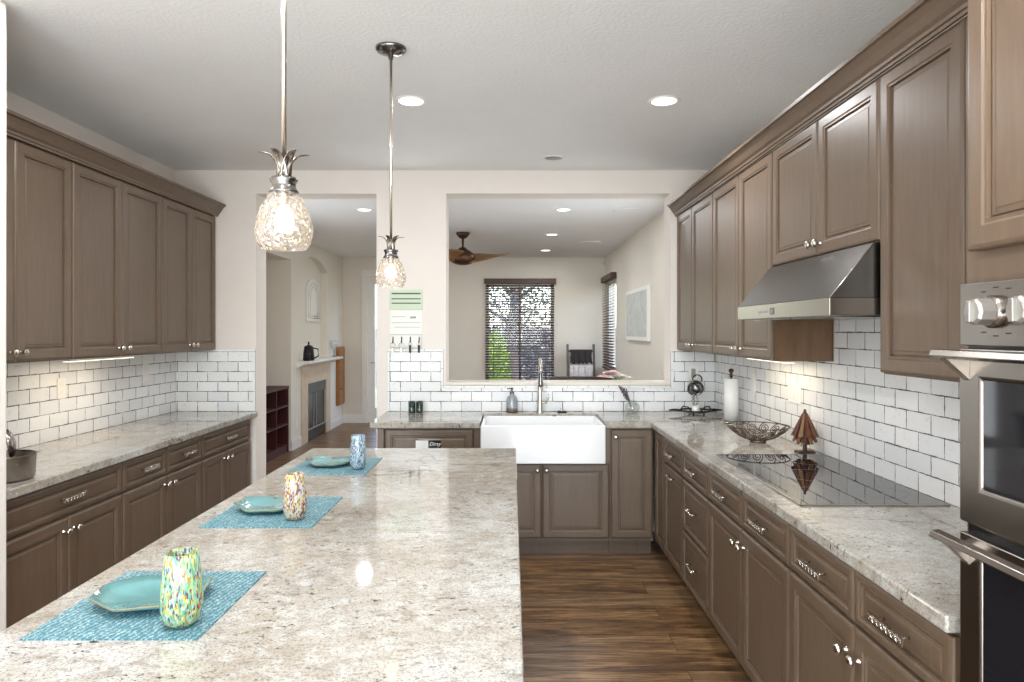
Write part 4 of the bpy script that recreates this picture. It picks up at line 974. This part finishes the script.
m = MB().prism(P, 0, .025, 'x'); m.build('plaque_board', M['trimw'], ap)
m = MB()
for s in (.27, .17): m.tube([(.027, -s, 1.70 + (.3 - s)*.3), (.027, s, 1.70 + (.3 - s)*.3)] + [(.027, s*math.cos(a), 2.05 + s*.62*math.sin(a)) for a in [k*PI/10 for k in range(11)]] + [(.027, -s, 1.72)], .008, 6)
m.build('carved_relief', M['sillp'], ap)
bc = thing('bookcase', 'dark red wooden bookcase in the wall niche', 'bookcase', (-3.16, 7.95, 0), R(90))
# local x along +Y, y towards -X (depth)
m = MB(); W2 = .70
m.box(-.68, -.65, -.33, .0, 0, .80); m.box(W2 - .03, W2, -.33, .0, 0, .80); m.box(-.65, W2 - .03, -.01, 0, 0, .80); m.box(-.69, W2 + .005, -.335, .0, .80, .83); m.box(-.65, W2 - .03, -.32, 0, 0, .10)
m.box(.28, .30, -.32, -.01, .10, .80)
m.build('case', M['mahog'], bc)
for z in (.34, .57): MB().box(-.65, W2 - .03, -.325, -.01, z, z + .022).build('shelf', M['mahog'], bc)
bd = tag(MB().lathe([(0, 0), (.04, 0), (.06, .05), (.045, .11), (.03, .13), (.034, .14), (0, .14)], 18).build('red_vase', M['mahog'], loc=(-2.95, 8.02, .593)), 'dark round vase on the middle shelf of the bookcase', 'vase')
wp = thing('wooden_wall_panel', 'tan wooden panel with small knob on the wall right of the fireplace', 'panel', (FX + .001, 11.07, 0), R(90))
MB().box(-.19, .19, -.045, 0, .33, 1.27).build('board', M['maple'], wp, bevel=.004)
MB().rings(-.17, .17, .36, 1.24, [(0, -.045), (0, -.055), (.05, -.055), (.056, -.050)]).build('door', M['maple'], wp)
m = MB(); m.lathe([(.004, -.055), (.004, -.075), (.012, -.08), (.012, -.088), (0, -.09)], 10, (-.15, 0, .60), 'y'); m.build('knob', M['dsteel'], wp)

# ------------------------------------------------------------------ outside the far window
def leafcloud(m, c, r, n, sz, fl=1.0):
    for _ in range(n):
        d = Vector((random.gauss(0, 1), random.gauss(0, 1), random.gauss(0, 1)*fl)).normalized()*(random.random()**.4)
        p = Vector(c) + Vector((d.x*r[0], d.y*r[1], d.z*r[2])); a = Vector((random.gauss(0, 1), random.gauss(0, 1), random.gauss(0, 1))).normalized(); b = a.cross(Vector((.3, .5, .8))).normalized()
        s = sz*random.uniform(.6, 1.3); m.add([tuple(p - a*s), tuple(p + b*s*.45), tuple(p + a*s), tuple(p - b*s*.45)], [(0, 1, 2, 3)])
tr = thing('garden_tree', 'grey-barked tree with sparse dark foliage outside the far window', 'tree', (.0, 15.0, -.15))
m = MB(); m.tube([(0, 0, 0), (.05, 0, .8), (-.05, 0, 1.6), (.1, 0, 2.4), (.05, 0, 3.4)], [.17, .14, .13, .11, .06], 10)
for k in range(12):
    z = random.uniform(1.2, 2.8); a = random.uniform(0, 2*PI); l = random.uniform(.7, 1.5)
    m.tube([(0, 0, z), (l*.5*math.cos(a), l*.5*math.sin(a), z + .35), (l*math.cos(a), l*math.sin(a), z + random.uniform(.2, .9))], [.05, .035, .012], 6)
m.build('trunk', M['bark'], tr)
m = MB(); leafcloud(m, (0.1, 0, 2.5), (1.9, 1.0, 1.5), 4200, .055); m.build('foliage', M['dleaf'], tr)
sh = thing('garden_shrub', 'bright lime green shrub outside the far window', 'shrub', (-.32, 14.0, -.15))
m = MB(); leafcloud(m, (0, 0, .85), (.30, .3, .85), 2200, .045); m.build('foliage', M['lime'], sh)
MB().tube([(0, 0, 0), (0, 0, 1.0)], .03, 6).build('stem', M['bark'], sh)
hg = thing('garden_hedge', 'grey leafless hedge outside the right side of the far window', 'hedge', (.75, 16.0, -.15))
m = MB(); leafcloud(m, (0, 0, .8), (.9, .5, .95), 2600, .06); m.build('foliage', simple('grey_foliage', srgb(150, 142, 136), .8, nscale=3, namp=.3), hg)
m = MB(); [m.tube([(x, 0, 0), (x*1.2, 0, 1.2)], .02, 5) for x in (-.5, -.1, .3, .6)]; m.build('stems', M['bark'], hg)
fn = thing('garden_fence', 'grey board fence across the back garden', 'fence', (0, 20, -.15))
for k in range(34): MB().box(-5.1 + k*.3, -4.82 + k*.3, 0, .02, 0, 1.75).build('board', M['fence'], fn)
MB().box(-5.1, 5.1, .02, .06, .4, .5).build('rail', M['fence'], fn); MB().box(-5.1, 5.1, .02, .06, 1.3, 1.4).build('rail', M['fence'], fn)
